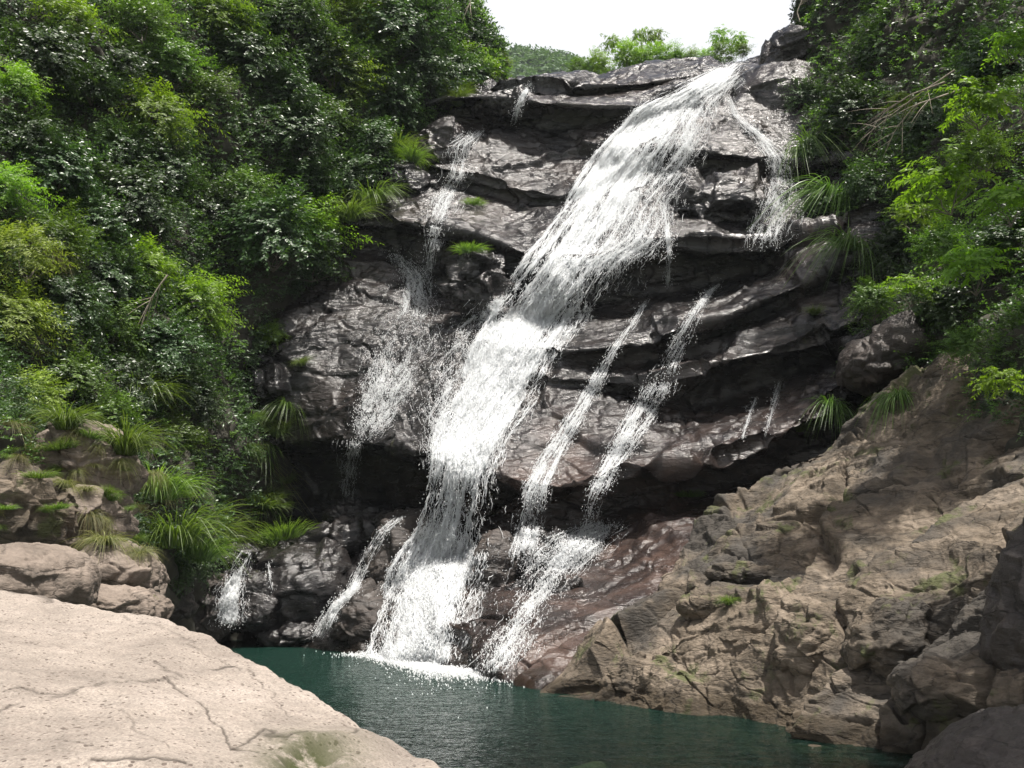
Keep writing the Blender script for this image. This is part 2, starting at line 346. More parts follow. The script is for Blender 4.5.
# ================================================================= THE SETTING
# --- rock face of the fall
def under(L, B, f=0.18, g=0.8):
    xs = sorted(set([p[0] for p in L] + [p[0] for p in B])); L = np.array(L, float); B = np.array(B, float); o = []
    for x in xs:
        ly, ld = np.interp(x, L[:, 0], L[:, 1]), np.interp(x, L[:, 0], L[:, 2]); by, bd = np.interp(x, B[:, 0], B[:, 1]), np.interp(x, B[:, 0], B[:, 2])
        o.append((x, ly + f * (by - ly), ld + g * (bd - ld)))
    return o
S0 = [(180,110,31),(400,110,31),(440,100,31),(470,92,31),(500,80,31),(530,75,31),(560,73,31),(600,68,31),(640,64,31),(700,60,31),(745,60,31),(770,52,30.5),(790,40,30),(830,18,29),(905,-20,28)]
S0b = [(180,120,30),(400,112,29.5),(440,102,29.4),(470,94,29.3),(500,86,29.2),(540,84,29),(560,88,28.8),(600,86,28.6),(640,84,28.6),(680,78,29),(745,64,30),(790,60,29),(905,0,27)]
S0c = [(180,124,30.3),(400,116,29.8),(440,106,29.7),(470,97,29.6),(500,89,29.5),(540,89,29.4),(560,93,29.2),(600,91,29),(640,89,29),(680,80,29),(745,66,30),(790,64,29),(905,4,27)]
L1 = [(180,130,28),(400,112,28),(440,99,27.8),(470,97,27.6),(515,98,27.4),(540,103,27.2),(570,105,27),(600,107,27),(640,106,27),(660,99,27),(700,84,27.5),(745,68,29),(790,80,28),(905,20,26)]
B1 = [(180,150,28.8),(400,120,28.8),(440,120,28.7),(470,122,28.7),(510,124,28.6),(540,131,28.3),(580,129,28),(620,120,27.7),(650,112,27.4),(700,95,27.3),(745,80,28.2),(790,105,27),(905,60,25)]
L1b = [(180,170,27),(400,160,26.8),(440,168,26.5),(490,182,26.1),(530,194,25.8),(560,198,25.5),(600,180,25.7),(640,152,26),(680,150,25.5),(720,154,25.2),(760,160,25),(800,165,25),(905,150,23)]
B1b = [(180,182,27),(400,175,27.1),(440,184,26.9),(490,193,26.4),(530,202,26.0),(560,204,25.65),(600,184,25.8),(640,168,26.1),(680,174,26.1),(720,180,25.9),(760,182,25.7),(800,180,25.5),(905,170,23.5)]
L2 = [(180,230,25),(380,222,25),(400,222,24.7),(430,228,24.2),(470,233,24),(500,243,23.8),(530,256,23.4),(560,262,23),(600,256,22.8),(640,243,22.7),(680,243,22.6),(720,246,22.5),(760,246,22.5),(800,236,22.6),(838,225,22.5),(905,200,22)]
B2 = [(180,260,26),(380,248,25.9),(400,258,25.8),(430,280,25.4),(470,287,25),(500,292,24.8),(530,298,24.6),(560,304,24.3),(600,306,24.1),(640,298,24),(680,287,23.9),(720,277,23.8),(760,264,23.6),(800,248,23.4),(838,233,23),(905,215,22.5)]
L3 = [(180,350,24),(340,335,24),(400,335,23.6),(450,338,23.1),(500,345,22.5),(560,352,21.8),(600,349,21.6),(640,343,21.5),(690,326,21.5),(720,320,21.5),(760,302,21.6),(800,286,21.7),(835,266,21.8),(905,240,21.5)]
B3 = [(180,351,24),(340,336,24),(400,336,23.58),(450,339,23.08),(500,347,22.48),(560,358,22.0),(600,364,22.2),(640,362,22.3),(690,350,22.3),(720,338,22.3),(760,322,22.2),(800,300,22.2),(835,280,22.2),(905,255,21.8)]
L4 = [(180,385,23.6),(340,375,23.5),(400,374,23.05),(450,375,22.4),(500,378,21.9),(560,380,21.5),(600,380,21.3),(640,381,21),(670,374,20.8),(700,368,20.6),(720,362,20.6),(760,355,20.6),(800,346,20.7),(835,330,20.8),(905,300,20.8)]
B4 = [(180,386,23.6),(340,376,23.5),(400,375,23.03),(450,376,22.38),(500,379,21.88),(560,384,21.55),(600,388,21.5),(640,398,21.5),(665,410,21.6),(700,405,21.8),(740,392,21.8),(780,378,21.7),(820,354,21.6),(850,340,21.4),(905,320,21.2)]
L5 = [(180,460,24.5),(300,442,23.6),(340,440,22.8),(380,446,21.8),(440,456,20.6),(470,466,20.2),(520,481,19.5),(560,487,19.2),(600,480,19),(640,467,18.9),(700,465,18.7),(740,450,18.7),(780,434,18.8),(820,410,19),(850,386,19.3),(880,356,19.6),(905,340,19.6)]
B5 = [(180,540,25.8),(300,512,25.3),(340,513,24.8),(400,514,23.6),(450,530,22.4),(500,540,21.4),(560,530,20.8),(600,516,20.5),(650,500,20.3),(700,487,20.2),(740,475,20.1),(780,460,20),(820,440,19.9),(850,420,19.9),(905,380,20)]
L6 = [(180,590,24.8),(300,585,23.2),(340,585,22.4),(400,590,20.7),(440,600,19.3),(500,600,18.2),(550,600,17.6),(600,582,17.8),(650,560,18),(700,545,18),(760,520,18),(905,480,18)]
W0 = [(x, y, waterD(y)) for x, y in [(180,636),(240,641),(300,646),(380,656),(440,668),(500,679),(550,691),(620,694),(700,694),(905,690)]]
P = loft([S0, S0b, S0c, L1, under(L1, B1), B1, L1b, under(L1b, B1b), B1b, L2, under(L2, B2), B2, L3, under(L3, B3), B3, L4, under(L4, B4), B4, L5, under(L5, B5), B5, L6, W0],
         180, 905, 640, 1.25, (0, 14, -0.5), (0, -2.0, -1.8), 3)
nrm = grid_normals(P)
if nrm[..., 2].mean() < 0: nrm = -nrm
P = P + nrm * (0.6 * rock_disp(P, 0.08, 0.05, 0.7, 0.09, 1.7, 0.02, 3) + facets(P, 2.4, 171, 0.34, (0.7, 0.7, 1.0))[0] + facets(P, 1.1, 71, 0.15, (0.7, 0.7, 1.2))[0] * 0.6 + 0.03 * facets(P, 0.5, 72, 1.0, (0.6, 0.8, 1.6))[0])[..., None]
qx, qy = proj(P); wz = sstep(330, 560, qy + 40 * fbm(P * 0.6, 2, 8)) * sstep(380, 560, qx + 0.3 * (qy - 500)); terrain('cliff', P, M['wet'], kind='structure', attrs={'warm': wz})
CL = P
back = np.linspace(CL[0] + np.array([0, 260, -30.0]), CL[0] + np.array([0, 0.02, 0]), 12)[:, ::16]
terrain('upper_ground', np.concatenate([back]), M['field'], kind='structure', z=False)

# --- left and right slopes
LBg = [[(-200,-420,19),(0,-420,22),(200,-380,27),(400,-240,31),(460,0,32),(520,112,32.5)],
       [(-200,-120,17.5),(0,-120,20.5),(200,-110,25.5),(400,-60,30),(460,50,31),(520,116,32)],
       [(-200,100,15),(0,100,18),(200,100,23),(350,125,26.5),(420,150,28),(450,165,28.5),(520,180,29)],
       [(-200,250,13),(0,250,16),(150,250,20),(300,250,25),(350,255,26),(400,270,27.3),(520,300,28.5)],
       [(-200,400,12),(0,400,14),(100,400,16.5),(200,400,20.5),(260,400,24.5),(320,420,26.3),(520,430,28)],
       [(-200,520,11.5),(0,520,13.2),(80,520,15),(140,530,17.2),(200,550,20.6),(250,550,24.5),(320,560,26.5),(520,560,28)],
       [(-200,640,11.5),(0,640,13),(140,640,16.5),(190,640,21),(250,642,25),(520,650,28)]]
P = loft(LBg, -200, 520, 330, 2.2, (-10, 12, -3), (0, -0.5, -1.5), 6)
nrm = grid_normals(P); nrm = -nrm if nrm[..., 2].mean() < 0 else nrm
P = P + nrm * (0.55 * fbm(P * 0.45, 4, 77) + 0.12 * fbm(P * 2.0, 3, 78))[..., None]
terrain('hillside', P, M['soil'], kind='structure'); LB = P
RBg = [[(770,75,34),(795,50,31),(808,-40,30),(850,-200,27),(1000,-260,23),(1250,-300,20)],
       [(770,85,34),(795,60,29.5),(812,10,28.5),(850,-20,27),(1000,-60,22),(1250,-80,17)],
       [(770,140,33),(800,130,27),(850,110,25),(1000,100,19),(1250,80,14)],
       [(770,250,31),(830,240,24.5),(880,240,22.5),(1000,240,16.5),(1250,220,11.5)],
       [(770,360,30),(840,350,23),(900,350,19.5),(1000,350,15),(1250,340,10)],
       [(770,480,28),(860,470,20),(920,460,17.5),(1000,460,14),(1250,460,9)],
       [(770,640,26),(900,640,18),(1000,640,13.5),(1250,640,8.5)]]
P = loft(RBg, 770, 1250, 260, 2.4, (10, 10, -3), None, 5)
nrm = grid_normals(P); nrm = -nrm if nrm[..., 2].mean() < 0 else nrm
P = P + nrm * (0.4 * fbm(P * 0.5, 4, 177) + 0.15 * fbm(P * 2.2, 3, 178))[..., None]
terrain('right_slope', P, M['soil'], kind='structure'); RB = P

# --- water, pool bed, ground
bx = np.linspace(-14, 16, 240); by = np.linspace(-6, 27, 260); BX, BY = np.meshgrid(bx, by)
P = np.stack([BX, BY, BX * 0], -1); dep = 1.3 + 0.5 * np.clip(-BX, -2, 2) - 0.9 * np.clip((11 - BY) / 4, 0, 1) * sstep(-1, 3, BX)
F1, F2, ID = worley(P * 1.8, 5)
P[..., 2] = -np.clip(dep, 0.85, 3) + 0.16 * (1 - F1) * (ID + .3) + 0.1 * fbm(P, 3, 8)
terrain('pool_bed', P, M['bed'], kind='structure', z=False)
me = mesh_np('water', [(-14, -6, 0), (16, -6, 0), (16, 27, 0), (-14, 27, 0)], [(0, 1, 2, 3)], M['pool'], False); link('water', me, kind='structure')
me = mesh_np('ground', [(-560, -300, -3), (560, -300, -3), (560, 560, -3), (-560, 560, -3)], [(0, 1, 2, 3)], M['field'], False); link('ground', me, kind='structure')
# far wooded hill
gx = np.linspace(-260, 200, 140); gy = np.linspace(46, 460, 130); GX, GY = np.meshgrid(gx, gy)
HZ = 10 + 121 * np.exp(-((GX - 8) / 75) ** 2 - ((GY - 260) / 100) ** 2)
P = np.stack([GX, GY, HZ + 2.0 * fbm(np.stack([GX, GY, 0 * GX], -1) * 0.05, 3, 4)], -1)
terrain('hills', P, M['field'], kind='structure', z=False); HILL = P

# ================================================================= ROCKS
def ico(sub):
    import bmesh
    bm = bmesh.new(); bmesh.ops.create_icosphere(bm, subdivisions=sub, radius=1)
    V = np.array([v.co[:] for v in bm.verts]); F = np.array([[v.index for v in f.verts] for f in bm.faces]); bm.free(); return V, F
ICO = ico(6); ICO5 = ico(5)
from mathutils import Euler
def rock(px, py, D, w_, h_, d_, label, material='wet', seed=0, rot=(0, 0, 0), name='rock', sub=6, group=None, low=0.16, push=0.35, cat='rock', z=True):
    """w_, h_ in sight-line units at distance D; d_ in metres"""
    V, F = ICO if sub == 6 else ICO5
    c = unproj(px, py, D + push * d_); k = D / FPX
    S = np.array([w_ * k / 2, d_ / 2, h_ * k / 2])
    B = np.sign(V) * np.abs(V) ** 0.82; B /= np.linalg.norm(B, axis=1, keepdims=True) ** 0.6
    Q = B * S; Rm = np.array(Euler([R(a) for a in rot]).to_matrix()); Q = Q @ Rm.T
    nr = V / S; nr /= np.linalg.norm(nr, axis=1, keepdims=True); nr = nr @ Rm.T
    W = Q + c; sz = float(np.mean(S))
    d = (0.55 * rock_disp(W / sz * 0.9, low, 0.07, 0.55, 0.04, 1.1, 0.03, seed + 200) + facets(W / sz, 0.85, seed + 300, low * 1.5)[0] + facets(W / sz, 0.35, seed + 301, low * 0.4)[0]) * sz
    W = W + nr * d[:, None]
    if z:
        splat(W[None])
    base = np.array([c[0], c[1], W[:, 2].min()])
    me = mesh_np(name, W - base, F, M[material], True)
    return link(name, me, loc=tuple(base), label=label, category=cat, group=group)

# right outcrop
O1 = [(540,692,14.6),(580,664,14.8),(620,627,15),(660,590,15.4),(690,545,15.8),(720,505,16.2),(760,475,16.5),(800,455,16.5),(830,437,16.8),(870,405,17),(905,378,17),(940,356,16.5),(1080,330,14)]
O2 = [(540,692.5,14.55),(580,672,14.4),(620,645,14.3),(660,615,14.5),(700,585,14.6),(760,545,14.6),(820,515,14.6),(900,470,14.5),(960,440,14),(1080,420,12.2)]
O2b = [(540,693,14.5),(580,678,14.3),(620,655,14.0),(660,632,14.1),(700,606,14.2),(760,580,13.9),(820,560,13.6),(900,530,13.0),(960,515,12.3),(1080,490,10.8)]
O3 = [(540,693.3,14.45),(600,672,13.85),(650,650,13.4),(700,628,13.2),(760,606,12.7),(820,596,12.1),(900,590,11.4),(960,582,10.8),(1080,560,9.6)]
O4 = [(540,693.6,14.4),(600,692,13.75),(650,694,13.0),(700,690,12.45),(760,690,11.8),(820,690,11.0),(900,690,10.3),(960,690,9.6),(1080,700,8.4)]
O5 = [(x, y, waterD(y)) for x, y in [(540,694),(600,701),(650,709),(700,717),(760,729),(820,743),(900,758),(960,769),(1080,790)]]
P = loft([O1, O2, O2b, O3, O4, O5], 540, 1080, 560, 1.0, (0.5, 2.2, -2.5), (0, -0.8, -1.2), 3)
nrm = grid_normals(P); nrm = -nrm if nrm[..., 2].mean() < 0 else nrm
edge = sstep(0, 0.12, (np.linspace(540, 1080, 560) - 540) / 540)[None]
P = P + nrm * ((block_disp(P, 0.36, 13, 0.09, 0.02) + 0.06 * rock_disp(P, 0.2, 0.9, 0.35, 0.0, 1.0, 0.0, 15)) * (0.15 + 0.85 * edge))[..., None]
terrain('rock_outcrop', P, M['dry'], 'big brown weathered outcrop sloping into the pool at the right', 'rock outcrop')

# foreground boulder
E0 = [(-80,574,8.6),(0,585,8.2),(50,597,8),(100,605,7.8),(150,611,7.5),(200,628,7),(240,649,6.6),(290,679,6.1),(330,704,5.7),(380,734,5.3),(435,768,4.9),(480,792,4.6)]
E1 = [(-80,600,7.4),(0,606,7.2),(100,622,7.0),(150,630,6.8),(200,648,6.5),(240,664,6.2),(290,690,5.85),(330,712,5.55),(380,742,5.15),(435,776,4.8),(480,800,4.5)]
E2 = [(-80,680,4.9),(0,685,4.9),(150,700,4.9),(250,715,4.9),(330,735,4.8),(380,757,4.7),(435,788,4.5),(480,812,4.3)]
E3 = [(-80,756,3.75),(0,757,3.75),(150,759,3.8),(250,760,3.95),(330,772,4.1),(435,800,4.2),(480,824,4.1)]
E4 = [(-80,900,2.9),(0,900,2.9),(250,900,3.1),(480,960,3.4)]
P = loft([E0, E1, E2, E3, E4], -80, 480, 620, 0.9, (0.6, 1.4, -2.4), (0, 0.25, -1.6), 8)
nrm = grid_normals(P); nrm = -nrm if nrm[..., 2].mean() < 0 else nrm
gpx, gpy = proj(P)
def seg_dist(pts, wob=4, s=1):
    wx = gpx + wob * fbm(P * 4, 4, s, .6); wy = gpy + wob * fbm(P * 4, 4, s + 50, .6); d = np.full(gpx.shape, 1e9)
    for (x0, y0), (x1, y1) in zip(pts[:-1], pts[1:]):
        L = (x1 - x0) ** 2 + (y1 - y0) ** 2; t = np.clip(((wx - x0) * (x1 - x0) + (wy - y0) * (y1 - y0)) / L, 0, 1)
        d = np.minimum(d, np.hypot(wx - x0 - t * (x1 - x0), wy - y0 - t * (y1 - y0)))
    return d
cr = np.zeros(gpx.shape); front = (P[..., 1] > 3.0) & (gpy < 860)
for pts, wd, st in [([(165,678),(195,700),(215,722),(232,742),(262,748)], 1.6, .9), ([(0,695),(50,697),(80,690),(130,682),(175,676)], 1.4, .7),
                    ([(95,762),(120,760),(160,761),(185,763)], 2.6, 1), ([(210,666),(238,660)], 2.0, 1), ([(105,705),(140,730),(170,750)], 1.1, .5),
                    ([(125,617),(170,628),(205,645),(240,668)], 1.2, .5), ([(245,668),(270,690),(290,715)], 1.2, .6), ([(0,590),(30,594),(55,602)], 3.5, .8),
                    ([(0,715),(20,708)], 1.3, .7), ([(240,742),(262,732),(285,742),(350,738),(372,726)], 2.0, .9), ([(155,660),(185,672)], 1.8, .6), ([(20,640),(90,655)], .8, .4), ([(60,740),(100,752)], .9, .5)]:
    d = seg_dist(pts, 4, len(pts)); cr = np.maximum(cr, st * np.exp(-(d / (wd * 0.75)) ** 2) * 0.85)
cr = cr * front
pit = np.exp(-((gpx - 312) / 34) ** 2 - ((gpy - 757) / 11) ** 2) * front
mossm = np.exp(-((gpx - 308) / 48) ** 2 - ((gpy - 758) / 20) ** 2) * front
dd = 0.035 * fbm(P * 1.3, 4, 44) + 0.012 * fbm(P * 6, 4, 45) - 0.007 * cr - 0.05 * sstep(0.25, 0.9, pit) + 0.05 * np.exp(-((gpy - 742) / 9) ** 2 - ((gpx - 320) / 60) ** 2) * front
P = P + nrm * dd[..., None]
terrain('boulder', P, M['boulder'], 'huge smooth pinkish sunlit boulder filling the lower left corner', 'boulder', attrs={'crack': cr, 'moss': np.clip(mossm * 1.1, 0, 1)})

rock(28, 582, 9.5, 110, 80, 2.2, 'smooth rounded grey-tan boulder peeking up behind the big pinkish one', 'pale', 1, (0, 12, 0), low=0.06)
rock(112, 572, 12.6, 90, 52, 1.5, 'flat-topped tan rock overhanging a damp hollow above the pinkish boulder', 'pale', 2, (0, 4, 10))
rock(128, 606, 11.6, 70, 34, 1.2, 'low wet stone just behind the rim of the pinkish boulder', 'pale', 33)
rock(18, 512, 12.4, 110, 90, 1.6, 'cracked brown rock under dry grass at the left edge', 'dry', 3, (0, 20, 0))
rock(85, 470, 14.2, 92, 100, 1.6, 'slanted grey slab standing out of grass on the left bank', 'pale', 4, (0, 38, 0))
rock(78, 522, 13.6, 100, 70, 1.5, 'blocky grey rock below the slanted slab on the left bank', 'pale', 5)
rock(140, 585, 14.2, 40, 60, 1.0, 'narrow tan rock right of the flat-topped one', 'pale', 6)
rock(475, 281, 23.0, 58, 60, 1.1, 'dark knobbly rock with a mossy top beside the head of the left slab', 'wet', 7, low=0.3)
rock(776, 106, 27.2, 112, 92, 2.6, 'dark round rock on the right lip of the fall', 'wet', 8, (0, -20, 0), low=0.06)
rock(792, 62, 28.0, 70, 60, 3.0, 'topmost dark rock against the sky right of the crest', 'wet', 9, (0, -30, 0))
rock(722, 212, 24.0, 130, 62, 2.4, 'broad dark knob of rock halfway down right of the upper chute', 'wet', 10, low=0.2)
rock(735, 152, 26.3, 96, 56, 1.6, 'rounded wet rock between the upper chute and its right spill', 'wet', 11, (0, 14, 0), low=0.2)
rock(442, 150, 27.0, 60, 60, 1.6, 'squarish wet rock under the left trickle', 'wet', 12)
rock(405, 188, 26.2, 62, 50, 1.4, 'grey rock tucked under bright grass left of the left trickle', 'wet', 34)
rock(515, 112, 27.8, 90, 26, 2, 'low dark ledge stone below the small top trickle', 'wet', 35)
rock(306, 588, 22.2, 108, 92, 2.6, 'large dark boulder with wet top at the left foot of the cliff', 'wet', 15, (0, -10, 0), low=0.12)
rock(330, 545, 23.0, 170, 34, 1.4, 'long black rib of rock slanting above the large dark boulder', 'wet', 16, (0, -17, 0))
rock(408, 560, 21.4, 80, 84, 1.8, 'brown wet rock immediately left of the lower white fall', 'brown', 17)
rock(372, 622, 20.6, 80, 62, 1.6, 'reddish brown boulder at the waterline left of the fall', 'brown', 18, low=0.2)
rock(350, 515, 23.4, 60, 26, 1.2, 'small flat stone on the shelf inside the dark hollow', 'wet', 19)
rock(410, 524, 22.6, 90, 22, 1.2, 'low wet stone on the shelf next to the falling water', 'wet', 20)
rock(300, 636, 21.8, 90, 26, 1.2, 'low dark stone at the waterline under the large dark boulder', 'wet', 21)
rock(250, 600, 21.6, 66, 60, 1.3, 'glossy wet rock right of the little inlet cascade', 'wet', 22)
rock(205, 606, 20.4, 60, 66, 1.3, 'brown wet rock left of the little inlet cascade', 'brown', 23)
rock(228, 566, 22.0, 62, 44, 1.2, 'wet rock at the head of the little inlet cascade', 'wet', 24)
rock(172, 600, 18.6, 50, 36, 1.0, 'small mossy stone between grass clump and inlet', 'brown', 25, sub=5)
rock(497, 565, 18.9, 44, 70, 1.0, 'smooth brown hump dividing the lower fall', 'brown', 26, low=0.1)
rock(548, 600, 17.9, 70, 50, 1.0, 'lumpy wet rock under the lower right spray', 'wet', 27, low=0.3)
rock(545, 555, 19.2, 90, 40, 1.0, 'dark wet rock under the lower right veil of water', 'wet', 28, low=0.3)
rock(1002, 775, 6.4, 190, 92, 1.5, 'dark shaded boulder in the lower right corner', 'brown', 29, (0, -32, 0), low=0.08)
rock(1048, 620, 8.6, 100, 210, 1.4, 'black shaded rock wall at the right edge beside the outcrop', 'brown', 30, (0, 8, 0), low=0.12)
rock(818, 735, 10.9, 52, 34, .7, 'small brown stone at the foot of the outcrop by the water', 'dry', 31)
rock(735, 602, 13.4, 110, 30, .8, 'flat ledge stone with grass beside it on the outcrop', 'dry', 36, (0, -6, 0))
rock(748, 575, 13.8, 84, 26, .7, 'overhanging block casting a shadow mid outcrop', 'dry', 37, (0, 5, 0))
rock(815, 640, 11.6, 74, 80, .9, 'rounded yellowish mossy bulge low on the outcrop', 'dry', 38)
rock(890, 640, 10.6, 80, 90, .9, 'steep rib of rock low on the outcrop next to the black wall', 'dry', 39, (0, 22, 0))
rock(940, 690, 9.6, 90, 60, .9, 'pale humped stone between the outcrop and the corner boulder', 'dry', 40)
rock(900, 352, 18.2, 130, 60, 2.0, 'brown shoulder of rock in shade above the outcrop', 'brown', 41, (0, -24, 0))

# ================================================================= RUNNING WATER
rng = np.random.default_rng(5)
def tubes(Pts, rad, seg=3):
    """Pts (n,k,3), rad (n,k) -> verts, quads"""
    n, k, _ = Pts.shape
    T = np.gradient(Pts, axis=1); T /= np.linalg.norm(T, axis=-1, keepdims=True) + 1e-9
    up = np.array([0.3, 0.9, 0.1]); A = np.cross(T, up); A /= np.linalg.norm(A, axis=-1, keepdims=True) + 1e-9; B = np.cross(T, A)
    V = []
    for s in range(seg):
        a = 2 * math.pi * s / seg; V.append(Pts + rad[..., None] * (math.cos(a) * A + math.sin(a) * B))
    V = np.stack(V, 2)                              # n,k,seg,3
    idx = np.arange(n * k * seg).reshape(n, k, seg)
    a = idx[:, :-1]; b = idx[:, 1:]
    F = np.stack([a, np.roll(a, -1, 2), np.roll(b, -1, 2), b], -1).reshape(-1, 4)
    return V.reshape(-1, 3), F
OCT = np.array([[1,0,0],[0,1,0],[-1,0,0],[0,-1,0],[0,0,1],[0,0,-1]], float)
OCF = np.array([[0,1,4],[1,2,4],[2,3,4],[3,0,4],[1,0,5],[2,1,5],[3,2,5],[0,3,5]])
def drops(P, r):
    n = len(P); V = P[:, None] + OCT[None] * (r[:, None, None] * np.array([1, 1, 1.7]))
    F = (OCF[None] + (np.arange(n) * 6)[:, None, None]).reshape(-1, 3); return V.reshape(-1, 3), F
def stream(name, path, label, nf=800, nd=600, film=0.5, rad=(0.006, 0.02), spread=1.0, length=(0.03, 0.12), lift=0.10, core=1.6, cat='waterfall', group=None, foam=None, leap=0.30, off=0.0, jit=1.2, edge=1.0):
    pa = np.array(path, float); T = 260; Cn = 60
    s = np.concatenate([[0], np.cumsum(np.hypot(np.diff(pa[:, 0]), np.diff(pa[:, 1])))]); Ls = s[-1]; t = np.linspace(0, Ls, T)
    x = np.interp(t, s, pa[:, 0]); y = np.interp(t, s, pa[:, 1]); wd = np.interp(t, s, pa[:, 2])
    for _ in range(12):
        for q in (x, y, wd): q[1:-1] = (q[2:] + q[:-2] + 2 * q[1:-1]) / 4
    c = np.linspace(-1, 1, Cn)
    # cross-section is taken level, water keeps falling under gravity
    wob = 0.10 * fbm(np.stack([t[:, None] * 0.03 + 0 * c, c[None] * 1.5 + 0 * t[:, None], 0 * t[:, None] + 0 * c], -1), 3, int(x[0]))
    GX = x[:, None] + (c[None] + wob) * wd[:, None] / 2; GY = y[:, None] + 0 * GX
    D = depth_at(GX, GY); D = np.minimum(D, np.minimum(depth_at(GX + 1, GY + 1), depth_at(GX - 1, GY - 1)))
    D = np.where(D > 500, np.nan, D)
    for q in range(T - 2, -1, -1): D[q] = np.where(np.isnan(D[q]), D[q + 1], D[q])
    for q in range(1, T): D[q] = np.where(np.isnan(D[q]), D[q - 1], D[q])
    D0_ = blur(D, 2)
    for _ in range(int(min(60, wd.max() / 1.5))): D0_[:, 1:-1] = (D0_[:, 2:] + D0_[:, :-2] + 2 * D0_[:, 1:-1]) / 4
    D0_ = np.minimum(D0_, D + 0.05); D = D0_.copy()
    for q in range(1, T): D[q] = np.minimum(D0_[q], D[q - 1] + 0.022)
    gap = np.clip((D0_ - D) / 0.6, 0, 1); D = blur(D - leap * blur(gap, 14), 3)
    dens = np.clip(1 - np.abs((c - off) / (1 + abs(off))) ** core, 0, 1)[None] * (0.6 + 0.85 * fbm(np.stack([t[:, None] * 0.02 + 0 * c, c[None] * 4 + 0 * t[:, None], 0 * c + 0 * t[:, None]], -1), 3, int(y[0]) + 3))
    dens = dens.clip(0) * sstep(0, 0.03, t / Ls)[:, None] * (sstep(1.0, 0.86, t / Ls)[:, None] if Ls < 600 else 1)
    dens = dens * (1 - 0.6 * blur(gap, 6))
    root = link(name, None, loc=tuple(unproj(x[-1], y[-1], D[-1, Cn // 2])), label=label, category=cat, group=group)
    base = np.array(root.location)
    lump = fbm(np.stack([(GX - GX.mean()) * 0.045, np.broadcast_to(t[:, None], GX.shape) * 0.022, 0 * GX + x[0]], -1), 4, 6, 0.6)
    D = D - np.minimum(0.10, wd[:, None] * 0.004) * lump
    if film > 0:
        Pf = unproj(GX, GY, D - 0.035); cum = np.concatenate([[0], np.cumsum(np.linalg.norm(np.diff(Pf[:, Cn // 2], axis=0), axis=1))])
        fu = (c[None] * wd[:, None] / 2 * 0.02); fv = cum[:, None] + 0 * fu
        me = mesh_np('water_sheet', Pf - base, grid_faces(T, Cn, True), M['film'], True, {'dens': dens * film, 'fu': fu, 'fv': fv})
        link('water_sheet', me, root)
    # filaments
    k = 8; nf = int(nf * (3.2 if nf > 5000 else 1.9)); film = film if film >= 0.9 else film * 0.8; rad = (rad[0] * 0.5, rad[1] * 0.55); nd = int(nd * 2.5)
    w8 = dens.clip(0.02).mean(1) * wd; cdf = np.cumsum(w8); cdf /= cdf[-1]
    t0 = np.interp(rng.random(nf), cdf, np.arange(T) / (T - 1))
    cc = np.clip(rng.normal(off, 0.48 * edge, nf), -1.15, 1.15)
    ln = rng.uniform(*length, nf) * (60 / max(Ls, 60)) * 2.2
    tt = t0[:, None] + ln[:, None] * np.linspace(0, 1, k)[None]
    ok = (tt.max(1) < 1.0) & (rng.random(nf) < 0.12 + 1.5 * dens[(t0 * (T - 1)).astype(int), ((cc.clip(-1, 1) + 1) / 2 * (Cn - 1)).astype(int)]); tt = np.clip(tt, 0, 1)
    ti = tt * (T - 1); i0 = ti.astype(int).clip(0, T - 2); fr = ti - i0
    cw = cc[:, None] + np.cumsum(rng.normal(0, 0.014, (nf, k)), 1) + 0.05 * np.sin(tt * 40 + cc[:, None] * 20)
    ci = ((cw.clip(-1, 1) + 1) / 2 * (Cn - 1)).astype(int)
    Dm = D[i0, ci] * (1 - fr) + D[i0 + 1, ci] * fr
    xx = np.interp(tt, np.linspace(0, 1, T), x) + cw * np.interp(tt, np.linspace(0, 1, T), wd) / 2 * spread
    yy = np.interp(tt, np.linspace(0, 1, T), y)
    h = np.abs(rng.normal(0, lift, nf))[:, None] * np.sin(np.linspace(0.3, 2.8, k))[None] * np.minimum(1, wd.mean() / 40)
    Pt = unproj(xx, yy, Dm - 0.04 - h) + rng.normal(0, 0.004, (nf, k, 3)) * jit
    Pt = Pt[ok]; rr = rng.uniform(*rad, (len(Pt), 1)) * (np.sin(np.linspace(0.15, math.pi - 0.1, k))[None] * 0.9 + 0.1) * rng.uniform(0.5, 1.4, (len(Pt), k))
    V, F = tubes(Pt, rr); me = mesh_np('water_strands', V - base, F, M['foam'], True); link('water_strands', me, root, kind='stuff')
    if nd:
        j = rng.choice(np.flatnonzero(ok), nd); jk = rng.integers(0, k, nd)
        Pd = unproj(xx[j, jk] + rng.normal(0, 3.0, nd) * spread, yy[j, jk] + rng.normal(0, 3, nd), Dm[j, jk] - 0.05 - np.abs(rng.normal(0, lift * 1.6, nd)))
        V, F = drops(Pd, rng.uniform(0.004, 0.010, nd)); me = mesh_np('water_drops', V - base, F, M['foam'], True); link('water_drops', me, root, kind='stuff')
    return root
fall = stream('waterfall', [(744,58,14),(716,80,44),(674,108,66),(642,150,74),(618,190,78),(597,230,86),(572,272,94),(548,312,100),(527,350,92),(502,400,84),(480,440,74),(468,480,66),(462,530,78),(455,560,100),(440,600,104),(424,664,98)],
       'main white cascade running the full height of the cliff into the pool', 17000, 26000, 1.0, (0.006, 0.022), 1.0, (0.03, 0.14), 0.09, 2.0, jit=1.6, off=-0.30, edge=0.85)
stream('waterfall', [(735,72,40),(700,100,60),(690,130,60),(672,165,60),(650,200,60),(640,240,80),(615,262,90),(600,300,90)], 'sparse spray draping the right side of the upper chute', 1500, 3000, 0.34, (0.005, 0.014), lift=.12)
stream('waterfall', [(525,296,90),(502,330,110),(482,370,110),(462,420,90),(458,455,70),(455,500,50)], 'thin foamy veil spreading left of the middle chute', 3600, 8000, 0.95, (0.004, 0.011), lift=.06)
